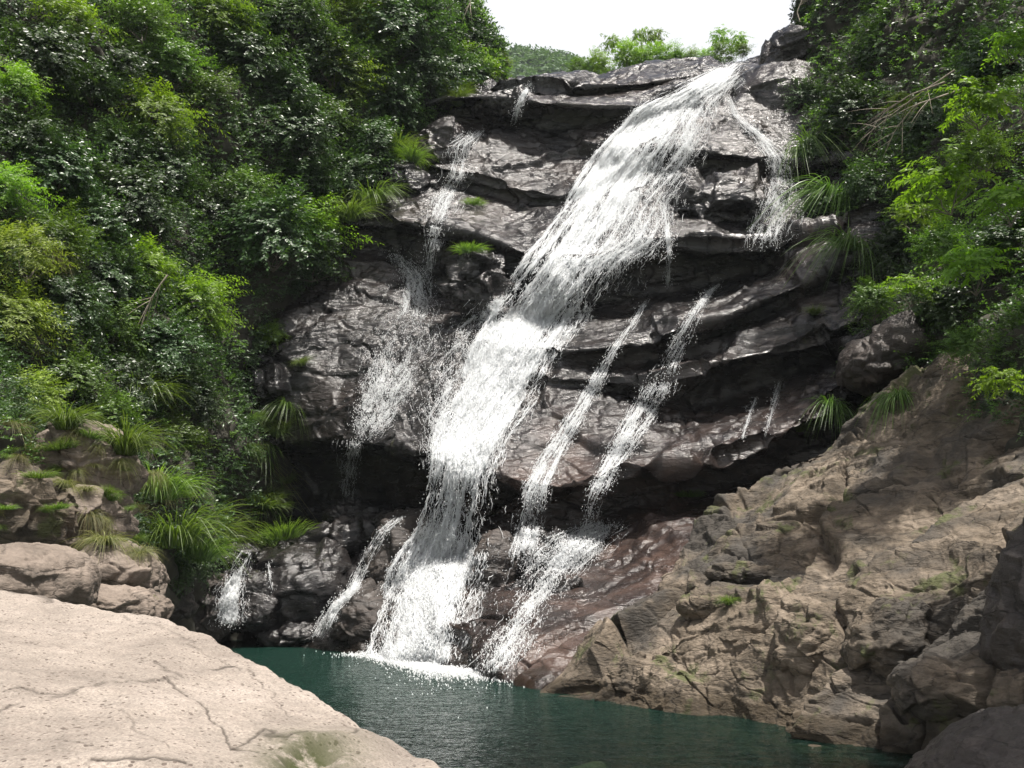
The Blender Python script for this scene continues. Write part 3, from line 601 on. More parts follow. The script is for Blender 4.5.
stream('water_stream', [(722,88,10),(735,116,14),(760,137,18),(778,158,34),(782,190,44),(772,225,60),(765,252,56)], 'spill curling over the far right side of the upper rocks', 500, 1300, 0.34, (0.005, 0.013), cat='stream')
stream('water_stream', [(697,105,10),(690,130,10),(686,160,9),(684,172,9)], 'short drip off the rounded wet rock in the upper fall', 120, 200, 0.4, (0.005, 0.014), cat='stream')
stream('water_stream', [(664,195,14),(667,225,7),(669,255,5),(668,288,4)], 'single thread of drops falling past the deep overhang', 130, 220, 0, (0.006, 0.013), lift=.03, cat='stream')
stream('water_stream', [(650,292,6),(636,318,10),(612,352,14),(590,392,18),(568,428,24),(548,462,30),(534,492,32),(528,528,32),(518,570,30)], 'narrow bright ribbon just right of the middle chute', 1200, 1500, 0.7, (0.005, 0.015), lift=.06, cat='stream')
stream('water_stream', [(722,280,8),(704,298,10),(692,320,18),(676,352,30),(656,392,40),(632,432,34),(608,470,28),(594,496,26),(586,528,26),(560,560,34)], 'broken rivulet down the slabs, second ribbon right of the main cascade', 900, 1500, 0.45, (0.004, 0.013), lift=.05, cat='stream')
stream('water_stream', [(783,376,6),(776,395,9),(768,420,7),(764,440,4)], 'faint trickle on the purple slab below the long ledge, the right one', 70, 60, 0.25, (0.004, 0.009), lift=.02, cat='stream')
stream('water_stream', [(758,395,3),(750,412,4),(742,440,3)], 'faint trickle on the purple slab below the long ledge, the left one', 45, 40, 0, (0.005, 0.010), lift=.02, cat='stream')
stream('water_stream', [(482,128,26),(462,145,38),(458,175,36),(444,200,40),(436,225,30),(431,250,20),(430,284,12)], 'left trickle dropping over the upper left rocks', 400, 900, 0.4, (0.005, 0.013), lift=.06, cat='stream')
stream('water_stream', [(532,82,4),(524,94,6),(518,108,8),(513,126,9)], 'tiny trickle at the very top left of the crest', 160, 200, 0.5, (0.005, 0.013), cat='stream')
stream('water_stream', [(392,246,34),(415,275,44),(412,310,70),(400,345,84),(388,385,80),(374,420,56),(362,442,44)], 'glittering thin film over the big tilted slab at left', 600, 3000, 0.5, (0.004, 0.009), lift=.03, cat='stream')
stream('water_stream', [(352,436,30),(350,460,22),(347,500,14)], 'string of drops falling into the dark hollow at left', 90, 160, 0, (0.005, 0.010), lift=.04, cat='stream')
stream('water_stream', [(610,520,50),(575,540,80),(548,575,70),(525,610,60),(505,645,64),(488,676,60)], 'lacy spray fanning over the lower right slab', 1100, 2600, 0.42, (0.004, 0.012), lift=.08, cat='stream')
stream('water_stream', [(404,514,12),(382,532,14),(366,560,14),(354,588,14),(334,608,16),(316,640,16)], 'small side stream zigzagging between boulders left of the fall', 500, 500, 0.6, (0.005, 0.013), lift=.05, cat='stream')
stream('water_stream', [(248,548,14),(238,570,22),(230,598,34),(230,626,38)], 'little inlet cascade behind the pinkish boulder', 600, 600, 0.6, (0.005, 0.013), lift=.04, cat='stream')
stream('water_stream', [(268,560,3),(270,575,4),(273,592,4)], 'short white drip down the face of the large dark boulder', 30, 20, 0, (0.006, 0.012), lift=.02, cat='stream')
# foam where the fall meets the pool
n = 20000; u = rng.random(n); fx = 432 + rng.normal(0, 30, n); fy = np.interp(fx, [362, 420, 470, 530], [655, 662, 670, 685]) + rng.exponential(2.0, n) * np.interp(fx, [362, 430, 530], [.5, 1.4, .5])
Pd = unproj(fx, fy, waterD(fy)); Pd[:, 2] = 0.0 + np.abs(rng.normal(0, 0.03, n))
base = np.array(fall.location); far = rng.random(n) < 0.012; fy2 = fy + rng.exponential(9, n) * far; Pd[far] = unproj(fx + rng.normal(0, 14, n), fy2, waterD(fy2))[far]; V, F = drops(Pd, rng.uniform(0.004, 0.014, n)); V = V - base
me = mesh_np('foam', V, F, M['foam'], True); link('foam', me, fall, kind='stuff')

# ================================================================= PLANTS
def leaf_arrays(p, d, nr, L, W):
    side = np.cross(d, nr); side /= np.linalg.norm(side, axis=-1, keepdims=True) + 1e-9
    up = np.cross(side, d)
    L = L[:, None]; W = W[:, None]
    mid = p + d * L * 0.45 - up * L * 0.04
    V = np.stack([p, mid + side * W / 2 + up * W * 0.15, p + d * L - up * L * 0.10, mid - side * W / 2 + up * W * 0.15], 1)
    n = len(p); i = np.arange(n)[:, None] * 4
    F = np.concatenate([i + np.array([[0, 1, 2]]), i + np.array([[0, 2, 3]])])
    return V.reshape(-1, 3), F
def unit(v): return v / (np.linalg.norm(v, axis=-1, keepdims=True) + 1e-9)
def bush_arrays(seed, nt=260, lp=14, Rr=1.0, leaf=0.085, aspect=0.5, droop=0.15, flat=0.85, lumps=0.55, upb=0.1):
    g = np.random.default_rng(seed)
    d = unit(g.normal(0, 1, (nt, 3)) + np.array([0, 0, upb])); d[:, 2] = np.where(d[:, 2] < -0.8, -d[:, 2], d[:, 2])
    r = Rr * (0.62 + lumps * vnoise(d * 2.1 + seed, seed)) * g.uniform(0.75, 1.1, nt) + 0.12
    s = np.linspace(0.35, 1.0, lp)[None, :, None]
    end = (d * r[:, None]) * np.array([1, 1, flat]); st = end * 0.2
    bend = g.normal(0, 0.12, (nt, 3))
    X = st[:, None] + (end - st)[:, None] * s + bend[:, None] * (s * (1 - s) * 2) * r[:, None, None] + np.array([0, 0, -droop]) * (s ** 2) * r[:, None, None] * 0.6
    T = unit(np.gradient(X, axis=1)); sd = unit(np.cross(T, np.array([0, 0, 1.0]))); sg = np.where(np.arange(lp) % 2, 1, -1)[None, :, None]
    ld = unit(sd * sg * 0.9 + T * 0.6 + g.normal(0, 0.28, X.shape) + np.array([0, 0, -droop]))
    ln = unit(np.array([0, 0, 0.75]) + 0.95 * d[:, None] + g.normal(0, 0.42, X.shape))
    n = nt * lp; L = leaf * g.uniform(0.6, 1.25, n)
    V, F = leaf_arrays(X.reshape(-1, 3), ld.reshape(-1, 3), ln.reshape(-1, 3), L, L * aspect)
    tint = np.repeat(np.clip(g.normal(0.5, 0.22, n) + 0.25 * np.repeat(g.normal(0, 1, nt), lp) * 0.8, 0, 1), 4)
    return V, F, tint, (st, end)
def stem_arrays(seed, n=6, Rr=0.25, rad=0.010):
    g = np.random.default_rng(seed); d = unit(g.normal(0, 1, (n, 3)) * np.array([1, 1, 0.5]) + np.array([0, 0, 0.8])); s = np.linspace(0, 1, 7)[None, :, None]
    X = np.array([0, 0, -0.55]) + d[:, None] * s * (Rr + 0.4) + g.normal(0, 0.02, (n, 7, 3)); X[:, 0] = (0, 0, -0.6)
    return tubes(X, rad * (1.1 - np.linspace(0, 1, 7))[None].repeat(n, 0), 5)
PROTO = {}
def bush_proto(key, seed, m, **k):
    V, F, t, _ = bush_arrays(seed, **k); PROTO[key] = PROTO.get(key, []) + [(mesh_np('foliage', V, F, M[m], False, {'tint': t}), mesh_np('stem', *stem_arrays(seed), M['bark'], True))]
for sd in (1, 2, 3):
    bush_proto('dark', sd, 'leaf_dark', nt=560, lp=14, leaf=0.068, aspect=0.6)
    bush_proto('mid', sd + 10, 'leaf_mid', nt=420, lp=14, leaf=0.068, aspect=0.45)
    bush_proto('bright', sd + 20, 'leaf_bright', nt=320, lp=15, leaf=0.08, aspect=0.36, droop=0.3)
    bush_proto('olive', sd + 30, 'leaf_olive', nt=330, lp=14, leaf=0.08, aspect=0.26, droop=0.25, lumps=0.3)
    bush_proto('spray', sd + 40, 'leaf_bright', nt=70, lp=16, leaf=0.11, aspect=0.42, droop=0.25, flat=0.4, lumps=0.6)
def tuft_mesh(seed, n=160, L=0.7, wd=0.012, m='grass', droop=1.3, out=0.6, spread=0.12):
    g = np.random.default_rng(seed); k = 8
    a = g.uniform(0, 2 * math.pi, n); o = np.stack([np.cos(a), np.sin(a), 0 * a], -1)
    L_ = L * g.uniform(0.5, 1.15, n); d = unit(o * out * g.uniform(0.2, 1.3, n)[:, None] + np.array([0, 0, 1.0]))
    s = np.linspace(0, 1, k); P0 = o * spread * g.random(n)[:, None]
    X = P0[:, None] + d[:, None] * (s[None, :, None] * L_[:, None, None]) + np.array([0, 0, -1.0]) * (droop * g.uniform(0.5, 1.2, n)[:, None, None] * (s ** 2.3)[None, :, None] * L_[:, None, None] * 0.6) + o[:, None] * (s ** 2)[None, :, None] * L_[:, None, None] * 0.25
    T = unit(np.gradient(X, axis=1)); sd_ = unit(np.cross(T, np.array([0, 0, 1.0]) + 0.4 * g.normal(0, 1, (n, 1, 3))))
    wv = wd * (1 - s ** 2.5)[None, :, None] + 0.0008
    V = np.stack([X - sd_ * wv / 2, X + sd_ * wv / 2], 2); idx = np.arange(n * k * 2).reshape(n, k, 2)
    F = np.stack([idx[:, :-1, 0], idx[:, :-1, 1], idx[:, 1:, 1], idx[:, 1:, 0]], -1).reshape(-1, 4)
    tint = np.clip(g.normal(0.4, 0.2, n)[:, None] + 0.5 * s[None] - 0.2, 0, 1).repeat(2, 1)
    return mesh_np('blades', V.reshape(-1, 3), F, M[m], True, {'tint': tint})
TUFT = {'fresh': [tuft_mesh(s, 420, 0.75, 0.009) for s in (1, 2)], 'dry': [tuft_mesh(s, 380, 0.7, 0.008, 'drygrass', 1.9, 0.9) for s in (3, 4)],
        'shade': [tuft_mesh(s, 220, 0.9, 0.012, 'leaf_mid', 3.0, 0.9) for s in (15, 16)], 'hang': [tuft_mesh(s, 380, 0.9, 0.008, 'drygrass', 3.0, 0.9) for s in (5, 6)], 'reed': [tuft_mesh(s, 360, 1.1, 0.014, 'grass', 1.5, 0.55, 0.3) for s in (7, 8)],
        'short': [tuft_mesh(s, 420, 0.4, 0.012, 'grass', 1.0, 1.0, 0.35) for s in (9, 10)]}
prng = random.Random(4)
def ground_D(px, py):
    d = depth_at(px + np.array([0, 2, -2, 0, 0]), py + np.array([0, 0, 0, 2, -2])); d = d[d < 500]
    return float(np.median(d)) if len(d) else 25.0
def shrub(px, py, kind, rad, label, name='shrub', out=0.45, group=None, D=None, cat='shrub', flat=1.0):
    """rad in sight-line units"""
    D0 = D if D else ground_D(px, py); r = rad * D0 / FPX
    c = unproj(px, py, D0 - out * r); fo, stm = PROTO[kind][prng.randrange(3)]
    o = link(name, None, loc=(c[0], c[1], c[2]), label=label, category=cat, group=group)
    o.scale = (r * 1.15, r * 1.15, r * 1.15 * flat); o.rotation_euler = (prng.uniform(-.2, .2), prng.uniform(-.2, .2), prng.uniform(0, 6.28))
    link('foliage', fo, o); link('stem', stm, o); return o
def tuft(px, py, kind, size, label, D=None, group=None, cat='grass tuft', tilt=(0, 0), name='grass_tuft'):
    D0 = D if D else ground_D(px, py); s = size * D0 / FPX / {'fresh': .62, 'dry': .55, 'hang': .6, 'shade': .6, 'reed': .9, 'short': .38}[kind]
    c = unproj(px, py, D0 - 0.05); o = link(name, TUFT[kind][prng.randrange(2)], loc=tuple(c), label=label, category=cat, group=group)
    o.scale = (s, s, s); o.rotation_euler = (R(tilt[0]), R(tilt[1]), prng.uniform(0, 6.28)); return o

# undergrowth on the two slopes: ground cover nobody could count
def undergrowth(name, S, n, seed, m, leaf, label, region, rad=0.5):
    g = np.random.default_rng(seed); px, py = proj(S); ok = region(px, py, S[..., 1]) & (S[..., 1] > 3)
    idx = np.argwhere(ok); nn = grid_normals(S); nn = -nn if nn[..., 2].mean() < 0 else nn
    A = S[idx[:, 0], idx[:, 1]]
    # even by ground area as seen
    sel = idx[g.integers(0, len(idx), n)]; P0 = S[sel[:, 0], sel[:, 1]]; NN = nn[sel[:, 0], sel[:, 1]]
    lump = fbm(P0 * 0.9, 3, seed)
    lp = 10
    d = unit(NN + g.normal(0, 0.6, (n, 3)) + np.array([0, 0, 0.35])); r = rad * (0.7 + 0.6 * lump).clip(0.2, 1.6) * g.uniform(0.5, 1.2, n)
    s = np.linspace(0.3, 1, lp)[None, :, None]
    X = P0[:, None] + d[:, None] * r[:, None, None] * s + np.array([0, 0, -0.25]) * s ** 2 * r[:, None, None]
    T = unit(np.gradient(X, axis=1)); sd_ = unit(np.cross(T, np.array([0, 0, 1.0]))); sg = np.where(np.arange(lp) % 2, 1, -1)[None, :, None]
    ld = unit(sd_ * sg * 0.9 + T * 0.6 + g.normal(0, 0.3, X.shape)); ln = unit(np.array([0, 0, 0.55]) + 1.0 * NN[:, None] + g.normal(0, 0.45, X.shape))
    N_ = n * lp; L = leaf * g.uniform(0.6, 1.3, N_) * np.repeat(P0[:, 1] / 22, lp)
    V, F = leaf_arrays(X.reshape(-1, 3), ld.reshape(-1, 3), ln.reshape(-1, 3), L, L * 0.5)
    tint = np.repeat(np.clip(0.45 + 0.5 * np.repeat(fbm(P0 * 0.7, 2, seed + 4), lp) + g.normal(0, 0.15, N_), 0, 1), 4)
    me = mesh_np(name, V, F, M[m], False, {'tint': tint}); return link(name, me, kind='stuff', label=label, category='undergrowth')
undergrowth('undergrowth', LB, 36000, 1, 'leaf_dark', 0.072, 'dark leafy undergrowth covering the whole left slope', lambda x, y, d: (x > -160) & (x < 500) & (y > -150) & (y < 560) & (y < 560 - 0.0 * x) & ~((x > 255) & (y > 290)) & ~((x < 110) & (y > 430)))
undergrowth('undergrowth', LB, 11000, 2, 'leaf_mid', 0.08, 'lighter leafy sprigs among the dark undergrowth of the left slope', lambda x, y, d: (x > -160) & (x < 500) & (y > -150) & (y < 470) & ~((x > 230) & (y > 240)))
undergrowth('undergrowth', RB, 13000, 3, 'leaf_dark', 0.08, 'dark leafy undergrowth covering the shaded right slope', lambda x, y, d: (x > 790) & (x < 1150) & (y > -150) & (y < 430), 0.4)

TH = 'dark shrubs on the left slope'
for px, py, r, lb in [
    (40, 55, 60, 'dark shrub in the top left corner of the slope'), (250, 60, 55, 'dark-leaved shrub high on the slope, above the feathery clump'),
    (330, 60, 50, 'dark shrub high on the slope just left of the bushy tree'), (210, 165, 55, 'dark shrub in the middle of the upper left slope'),
    (130, 200, 60, 'wide dark shrub with many pale glinting leaves, left of slope centre'), (60, 170, 55, 'dark shrub below the corner thicket near the left edge'),
    (300, 130, 50, 'dark shrub with reddish twigs left of the waterfall top'), (270, 230, 62, 'round shrub sparkling with pale leaf glints above the dark hollow'),
    (190, 250, 58, 'dense shrub left of the round sparkling one'), (310, 255, 44, 'shrub leaning over the wet slab beside the dark hollow'),
    (110, 280, 55, 'dark shrub low on the left slope above the sunlit hummock'), (390, 100, 44, 'glossy shrub under the bushy tree'),
    (345, 175, 46, 'dark shrub just left of the bright grass by the trickle'), (225, 315, 50, 'dark shrub hanging over the black hollow'),
    (165, 345, 45, 'shadowed shrub deep beside the black hollow'), (400, 30, 60, 'dark shrub beneath the crown at the skyline')]:
    shrub(px, py, 'dark', r, lb, group=TH)
for px, py, r, k, lb in [
    (160, 115, 50, 'bright', 'feathery bright green shrub high on the left slope'), (70, 25, 50, 'bright', 'yellow-green feathery shrub touching the top edge at left'),
    (140, 20, 44, 'mid', 'leafy green shrub at the top edge left of centre'), (215, 15, 46, 'bright', 'airy light green shrub at the top edge of the slope'),
    (300, 15, 44, 'mid', 'green shrub at the top edge above the glossy thicket'), (355, 22, 40, 'bright', 'light green sprays left of the tall dark crown'),
    (110, 330, 46, 'mid', 'rounded green shrub in sun above the grassy bank'), (75, 380, 46, 'mid', 'low green shrub right of the yellow-green hummock'),
    (110, 420, 40, 'mid', 'leafy green clump above the slanted slab'), (195, 400, 34, 'dark', 'broad-leaved pale plant in front of the black hollow'),
    (20, 250, 52, 'olive', 'sunlit yellow-green bush at the left edge, the upper one'), (15, 320, 58, 'olive', 'sunlit yellow-green bush at the left edge, the middle one'),
    (30, 395, 46, 'olive', 'yellow-green bush at the left edge just above the dry grass'), (5, 190, 40, 'bright', 'light green bush at the left edge below the corner thicket'),
    (330, 215, 30, 'bright', 'bright yellow-green shrub above the tilted wet slab'), (272, 335, 22, 'bright', 'small vivid green plant at the rim of the black hollow'),
    (175, 440, 36, 'mid', 'green shrub among long grass beside the hollow'), (185, 560, 36, 'dark', 'dark low bush under the reeds by the inlet')]:
    shrub(px, py, k, r, lb)
EX = [(95, 85), (205, 95), (20, 130), (260, 130), (165, 165), (300, 185), (245, 190), (90, 225), (150, 265), (60, 300), (215, 215), (330, 120), (375, 140), (345, 75), (285, 25), (120, 60), (370, 60), (290, 90), (200, 300), (130, 375), (180, 390), (60, 245), (255, 275), (15, 90), (420, 75), (450, 70), (180, 60), (120, 150), (300, 230), (240, 30)]
for i, (px, py) in enumerate(EX):
    shrub(px + prng.uniform(-6, 6), py + prng.uniform(-6, 6), ['dark', 'mid', 'dark', 'bright', 'dark'][i % 5], prng.uniform(34, 50), 'one of the many small indistinct shrubs packed over the left slope', group='small shrubs packed over the left slope', out=0.3)
# trees at the left skyline
def tree(px, py, D, r, kind, label, trunk_h, lean=0.0, n=5, flat=1.0, cat='tree', group=None):
    c = unproj(px, py, D); k = D / FPX; root = link('tree', None, loc=(c[0], c[1], c[2] - trunk_h), label=label, category=cat, group=group)
    g = np.random.default_rng(int(px + py)); s = np.linspace(0, 1, 9)
    X = np.stack([lean * s + 0.06 * np.sin(s * 7), 0.05 * np.cos(s * 5), s * (trunk_h + r * k * 0.5)], -1)[None]
    limbs = [X]; rd = [0.10 * (1.15 - s)[None]]
    for q in range(7):
        t0 = 0.45 + 0.5 * q / 7; p0 = np.array([np.interp(t0, s, X[0, :, a]) for a in range(3)]); d = unit(g.normal(0, 1, 3) * np.array([1, 1, .3]) + np.array([0, 0, .6]))
        limbs.append((p0 + d * (s * r * k * 0.9)[:, None])[None]); rd.append(0.045 * (1.1 - s)[None])
    V, F = tubes(np.concatenate(limbs), np.concatenate(rd), 6); link('trunk', mesh_np('trunk', V, F, M['bark'], True), root)
    Vs, Fs, Ts = [], [], []; o = 0
    for q in range(n):
        V, F, t, _ = bush_arrays(int(px) * 3 + q, nt=330, lp=13, leaf=0.10 / max(r * k, .5) * 1.0, aspect=.5)
        cc = g.normal(0, 0.42, 3) * r * k * np.array([1, .8, flat]); cc[0] += lean
        V = V * r * k * 0.72 + cc + np.array([0, 0, trunk_h]); Vs.append(V); Fs.append(F + o); Ts.append(t); o += len(V)
    m = {'dark': 'leaf_dark', 'mid': 'leaf_mid', 'bright': 'leaf_bright'}[kind]
    link('crown', mesh_np('crown', np.concatenate(Vs), np.concatenate(Fs), M[m], False, {'tint': np.concatenate(Ts)}), root); return root
tree(428, 8, 28.5, 50, 'dark', 'tall dark bushy tree at the skyline left of the fall', 2.0)
tree(385, -25, 28.0, 60, 'dark', 'dark tree at the top edge left of the skyline tree', 2.5)
tree(478, 60, 30.5, 30, 'bright', 'light green sapling in sun right of the dark skyline tree', 1.0, n=4)
shrub(455, 92, 'bright', 24, 'light green bush under the sapling on the cliff edge')
shrub(500, 62, 'bright', 16, 'small light green bush where the slope meets the sky')
# bushes along the crest
for px, py, r, k, lb in [(578, 68, 15, 'mid', 'small bush at the left end of the crest row'), (645, 60, 22, 'bright', 'rounded bush filling the middle of the crest row'), (677, 62, 20, 'mid', 'darker bush right of the middle of the crest row'), (706, 60, 17, 'bright', 'small bright bush in the gap of the crest row'),
                         (598, 64, 22, 'bright', 'low bright bush on the crest, leftmost of the row'), (628, 56, 27, 'bright', 'tall bright bush on the crest, second from the left'),
                         (662, 56, 25, 'bright', 'bright bush on the crest in the middle of the row'), (692, 60, 18, 'bright', 'low bush on the crest left of the gap'),
                         (722, 56, 21, 'mid', 'sparse bush on the crest nearest the water'), (742, 50, 12, 'mid', 'little sprig on the crest touching the white water')]:
    shrub(px, py, k, r, lb, D=34.0, out=0)
for k, (px, py, D) in enumerate([(640, 36, 35), (655, 36, 35), (722, 36, 35), (738, 40, 35), (612, 42, 35)]):
    shrub(px, py, 'spray', 15, ['wispy twigs rising above the tall crest bush', 'wispy sprig above the middle crest bush', 'thin airy sapling against the sky near the water', 'thin twig against the white sky at the end of the crest row', 'thin sprig above the first crest bush'][k], D=D, out=0, flat=2.2)

# distant forest on the hill
g = np.random.default_rng(9); px, py = proj(HILL); okm = (HILL[..., 1] < 275) & (px > 440) & (px < 720) & (py < 110) & (HILL[..., 1] > 150); ii = np.argwhere(okm); sel = ii[g.integers(0, len(ii), 900)]
Vs, Fs, Ts = [], [], []; o = 0; protos = [bush_arrays(300 + q, nt=150, lp=8, leaf=0.22, aspect=.6) for q in range(4)]
for i, (a, b) in enumerate(sel):
    V, F, t, _ = protos[i % 4]; sz = g.uniform(2.4, 4.6); an = g.uniform(0, 6.28); ca, sa = math.cos(an), math.sin(an)
    V = V @ np.array([[ca, sa, 0], [-sa, ca, 0], [0, 0, 1]]) * sz + HILL[a, b] + np.array([g.normal(0, 1), g.normal(0, 1), sz * .5]); Vs.append(V); Fs.append(F + o); Ts.append(t); o += len(V)
link('distant_forest', mesh_np('distant_forest', np.concatenate(Vs), np.concatenate(Fs), M['forest'], False, {'tint': np.concatenate(Ts)}), kind='stuff', label='hazy bluish wooded hill behind the crest', category='forest')

# right slope
for px, py, r, k, lb in [
    (1000, 60, 56, 'dark', 'dark bush in the top right corner'), (900, 40, 60, 'dark', 'black-green bush at the top edge right of the crest'), (835, 25, 38, 'dark', 'dark bush at the skyline above the topmost rock'),
    (850, 110, 44, 'dark', 'dark hanging bush right of the upper fall'), (930, 130, 55, 'dark', 'dark bush behind the bare twigs'), (1010, 250, 60, 'dark', 'dark bush at the right edge behind the leafy boughs'),
    (870, 190, 40, 'dark', 'dark bush below the hanging one beside the fall'), (950, 300, 55, 'dark', 'dark bush above the outcrop'), (900, 250, 46, 'dark', 'dark bush left of the leafy boughs')]:
    shrub(px, py, k, r, lb, out=0.2)
shrub(806, 96, 'dark', 26, 'dark bush draped over the right lip rock', out=0.1); shrub(812, 150, 'dark', 26, 'dark bush against the rocks right of the upper spill', out=0.1); shrub(822, 205, 'dark', 26, 'dark bush at the end of the deep overhang', out=0.1)
for px, py, r, k, lb, D in [
    (985, 95, 58, 'spray', 'bright backlit leafy bough at the upper right edge', 14), (945, 180, 62, 'spray', 'bright backlit bough fanning out over the right slope', 14.5), (1005, 195, 50, 'spray', 'bright bough touching the right edge', 13),
    (915, 212, 34, 'spray', 'small bough tip nearest the fall', 15.5), (970, 260, 55, 'spray', 'green bough low over the dark bank', 14), (1015, 40, 40, 'spray', 'leafy bough high in the right corner', 13.5),
    (872, 300, 34, 'mid', 'low leafy shrub at the end of the long ledges', 19.5), (915, 285, 34, 'spray', 'green spray above the low leafy shrub', 17), (900, 100, 26, 'spray', 'thin leafy sprig beside the bare twigs', 19),
    (1000, 378, 36, 'spray', 'vivid yellow-green sprig overhanging the outcrop at the right edge', 10), (965, 345, 30, 'mid', 'shaded green shrub behind the vivid sprig', 14), (980, 150, 40, 'mid', 'green bush under the upper right bough', 15),
    (940, 245, 40, 'mid', 'mid green bush under the fanning bough', 16)]:
    shrub(px, py, k, r, lb, D=D, out=0, name='leafy_bough' if k == 'spray' else 'shrub', cat='bough' if k == 'spray' else 'shrub')
undergrowth('undergrowth', RB, 5000, 6, 'leaf_mid', 0.08, 'greener sprigs among the undergrowth of the shaded right slope', lambda x, y, d: (x > 800) & (x < 1150) & (y > -100) & (y < 420), 0.5)
def twigs(pts, D0, D1, label, seed):
    g = np.random.default_rng(seed); pts = np.array(pts, float); s = np.linspace(0, 1, 14); q = np.linspace(0, 1, len(pts))
    X = unproj(np.interp(s, q, pts[:, 0]), np.interp(s, q, pts[:, 1]), D0 + (D1 - D0) * s); L = [X]; Rd = [0.018 * (1.15 - s)]
    for j in range(9):
        i = g.integers(3, 12); d = unit((X[13] - X[0]) / np.linalg.norm(X[13] - X[0]) + g.normal(0, .5, 3)); ln = g.uniform(.3, .9)
        L.append(X[i] + d * (s * ln)[:, None] + np.array([0, 0, -.2]) * (s ** 2)[:, None] * ln); Rd.append(0.007 * (1.15 - s))
    c = X[0]; V, F = tubes(np.array(L) - c, np.array(Rd), 5); link('bare_branch', mesh_np('bare_branch', V, F, M['deadwood'], True), loc=tuple(c), label=label, category='branch')
twigs([(955, 70), (925, 90), (895, 112), (860, 140)], 17, 18, 'bleached bare branch, the highest over the dark right slope', 1)
twigs([(945, 82), (910, 95), (885, 112), (862, 138)], 17, 18.5, 'bare branch drooping below the highest one', 2)
twigs([(960, 90), (915, 105), (895, 130), (880, 165)], 17, 18, 'long bare branch arching down toward the low leafy shrub', 3)
twigs([(470, 0), (0, 0)][:1] + [(470, 5)], 30, 30, 'short bare twig by the skyline tree', 5)
twigs([(800, 22), (797, 12), (801, 2), (806, -10)], 27, 27, 'bare twig poking into the sky above the topmost rock', 6)
twigs([(168, 275), (160, 285), (150, 300), (146, 310)], 18, 18, 'pale dead branch in the left thicket', 7)

# grasses
for px, py, k, s, lb, t in [
    (205, 545, 'reed', 60, 'arching grass clump at the right of the big clump', (0, 20)), (155, 500, 'reed', 62, 'tall grass clump left of the big one', (0, 0)),
    (125, 455, 'fresh', 56, 'upright grass beside the slanted slab', (0, 0)), (135, 405, 'reed', 55, 'tall grass blades above the slanted slab', (0, 0)),
    (262, 470, 'hang', 34, 'grass tuft with straw tips hanging over the black hollow', (0, 30)), (256, 430, 'fresh', 30, 'small green tuft above the straw-tipped one', (0, 20)), (302, 366, 'fresh', 16, 'tiny tuft at the edge of the wet slab', (0, 20)),
    (232, 540, 'short', 34, 'low green cushion plant beside the inlet cascade', (0, 0)), (372, 205, 'reed', 44, 'bright grass on the ledge left of the trickle', (0, 20)), (350, 222, 'fresh', 40, 'bright grass below the ledge clump', (0, 10)),
    (398, 155, 'fresh', 34, 'rounded clump of bright grass at the left trickle', (0, 0)), (412, 162, 'fresh', 26, 'small bright grass clump beside the rounded one', (0, 10)), (460, 105, 'fresh', 26, 'grass hanging off the cliff top under the light bush', (0, 20)),
    (30, 455, 'dry', 27, 'dry grass clump over the cracked rock at left edge', (0, 10)), (50, 260, 'hang', 26, 'drooping grey-green grass between slab and left edge', (0, 10)), (88, 520, 'hang', 24, 'drooping grass over the blocky grey rock', (0, 0)),
    (8, 430, 'dry', 27, 'dry grass at the very left edge', (0, 0)), (65, 430, 'fresh', 44, 'green grass tuft on top of the slanted slab', (0, 0)), (140, 555, 'dry', 20, 'brownish grass above the narrow tan rock', (0, 20)), (105, 545, 'dry', 30, 'short dry grass on the flat-topped rock', (0, 0)),
    (728, 605, 'fresh', 16, 'little green tuft in a crack of the outcrop', (0, 0)), (830, 408, 'shade', 22, 'grass fringe along the upper edge of the outcrop', (0, -20)), (800, 432, 'fresh', 18, 'tiny green tuft where outcrop meets the ledge shadow', (0, 0)),
    (900, 400, 'shade', 36, 'shaded hanging grass above the outcrop', (0, -10)), (815, 315, 'fresh', 16, 'weedy tuft at the end of the long ledge', (0, 0)), (292, 205, 'short', 20, 'low bright plants under the sparkling shrub', (0, 0)),
    (470, 252, 'short', 14, 'moss tuft on the dark knobbly rock', (0, 0)), (474, 205, 'short', 10, 'small pale plant in the left trickle', (0, 0)), (690, 497, 'short', 12, 'yellow-green moss tuft under the lowest ledge', (0, 0)),
    (812, 150, 'shade', 40, 'long dark grass hanging right of the upper fall', (0, -20)), (830, 200, 'shade', 44, 'long dark grass hanging below the other fringe by the fall', (0, -20)), (845, 250, 'shade', 40, 'dark grass fringe at the end of the topmost long ledge', (0, -20))]:
    tuft(px, py, k, s, lb, tilt=t)
for i in range(38):
    px = prng.uniform(-5, 185); py = 415 + 0.55 * px + prng.uniform(-30, 60) if px > 60 else prng.uniform(405, 530)
    tuft(px, py, ['dry', 'fresh', 'hang', 'reed', 'short'][i % 5], prng.uniform(9, 19), 'one of the small mixed grass tufts scattered over the left bank', group='small grass tufts over the left bank', tilt=(0, prng.uniform(-10, 25)))
for i in range(16):
    px = prng.uniform(225, 300); py = prng.uniform(400, 545)
    tuft(px, py, ['shade', 'fresh', 'short'][i % 3], prng.uniform(14, 26), 'one of the small shaded tufts around the black hollow', group='shaded tufts around the black hollow', tilt=(0, 15))
tuft(176, 548, 'reed', 72, 'big clump of long bright grass above the inlet', D=17.6, tilt=(0, 6))
tuft(198, 560, 'reed', 46, 'bright grass spilling toward the inlet from the big clump', D=18.2, tilt=(0, 18))
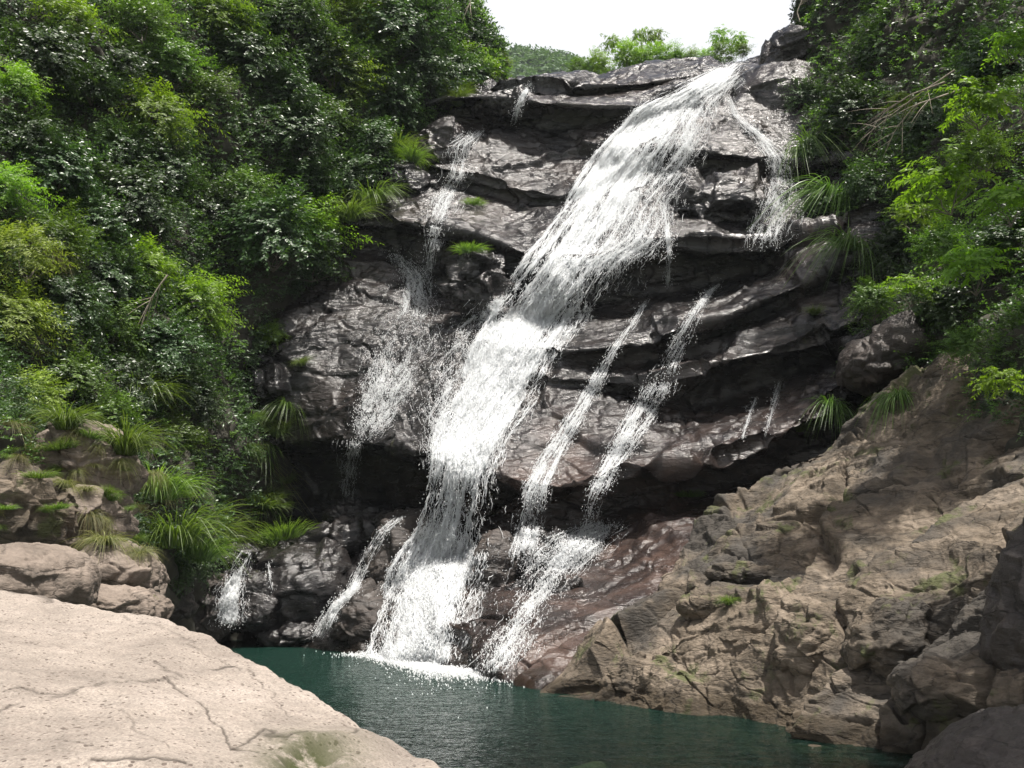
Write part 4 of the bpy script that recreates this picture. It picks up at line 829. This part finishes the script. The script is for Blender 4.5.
# shading trees rooted on the right slope, beside and above the view
for q, (X, Y, Z, ln, r_, lb) in enumerate([(7.9, 11.8, 11.8, 2.6, 1.9, 'tall tree on the right slope above the outcrop'), (9.6, 18, 17.6, 1.2, 2.2, 'tree leaning out from the top of the right slope'), (4.5, 5.0, 7.3, 2.6, 1.3, 'young tree leaning over the lower right corner'), (6.2, 6.8, 9.2, 2.6, 1.5, 'slim tree leaning over the right end of the outcrop')]):
    root = link('tree', None, loc=(X + ln, Y + .5, Z - 5), label=lb, category='tree'); s = np.linspace(0, 1, 9)
    V, F = tubes(np.stack([-ln * s ** 1.5, -.5 * s, s * 5.5], -1)[None], 0.16 * (1.2 - s)[None], 8); link('trunk', mesh_np('trunk', V, F, M['bark'], True), root)
    Vs, Fs, Ts = [], [], []; o = 0; g = np.random.default_rng(q)
    for j in range(7):
        V, F, t, _ = bush_arrays(500 + j + q * 9, nt=220, lp=12, leaf=0.09, aspect=.5); V = V * r_ * .62 + g.normal(0, .45, 3) * r_ + np.array([-ln, -.5, 5]); Vs.append(V); Fs.append(F + o); Ts.append(t); o += len(V)
    link('crown', mesh_np('crown', np.concatenate(Vs), np.concatenate(Fs), M['leaf_mid'], False, {'tint': np.concatenate(Ts)}), root)

# the summer air: one even box of haze round everything
hm = bpy.data.materials.new('summer haze'); hm.use_nodes = True; hn = hm.node_tree; hn.nodes.remove(hn.nodes['Principled BSDF'])
pv = hn.nodes.new('ShaderNodeVolumePrincipled'); pv.inputs['Color'].default_value = (0.80, 0.87, 0.95, 1); pv.inputs['Density'].default_value = 0.00025
hn.links.new(pv.outputs[0], hn.nodes['Material Output'].inputs['Volume'])
a, b, c0, c1, d0, d1 = -570, 570, -310, 570, -4, 165
me = mesh_np('haze', [(x, y, z) for z in (d0, d1) for y in (c0, c1) for x in (a, b)], [(0, 2, 3, 1), (4, 5, 7, 6), (0, 1, 5, 4), (2, 6, 7, 3), (0, 4, 6, 2), (1, 3, 7, 5)], hm, False)
link('haze', me, kind='stuff', label='faint summer haze in the valley air', category='haze')
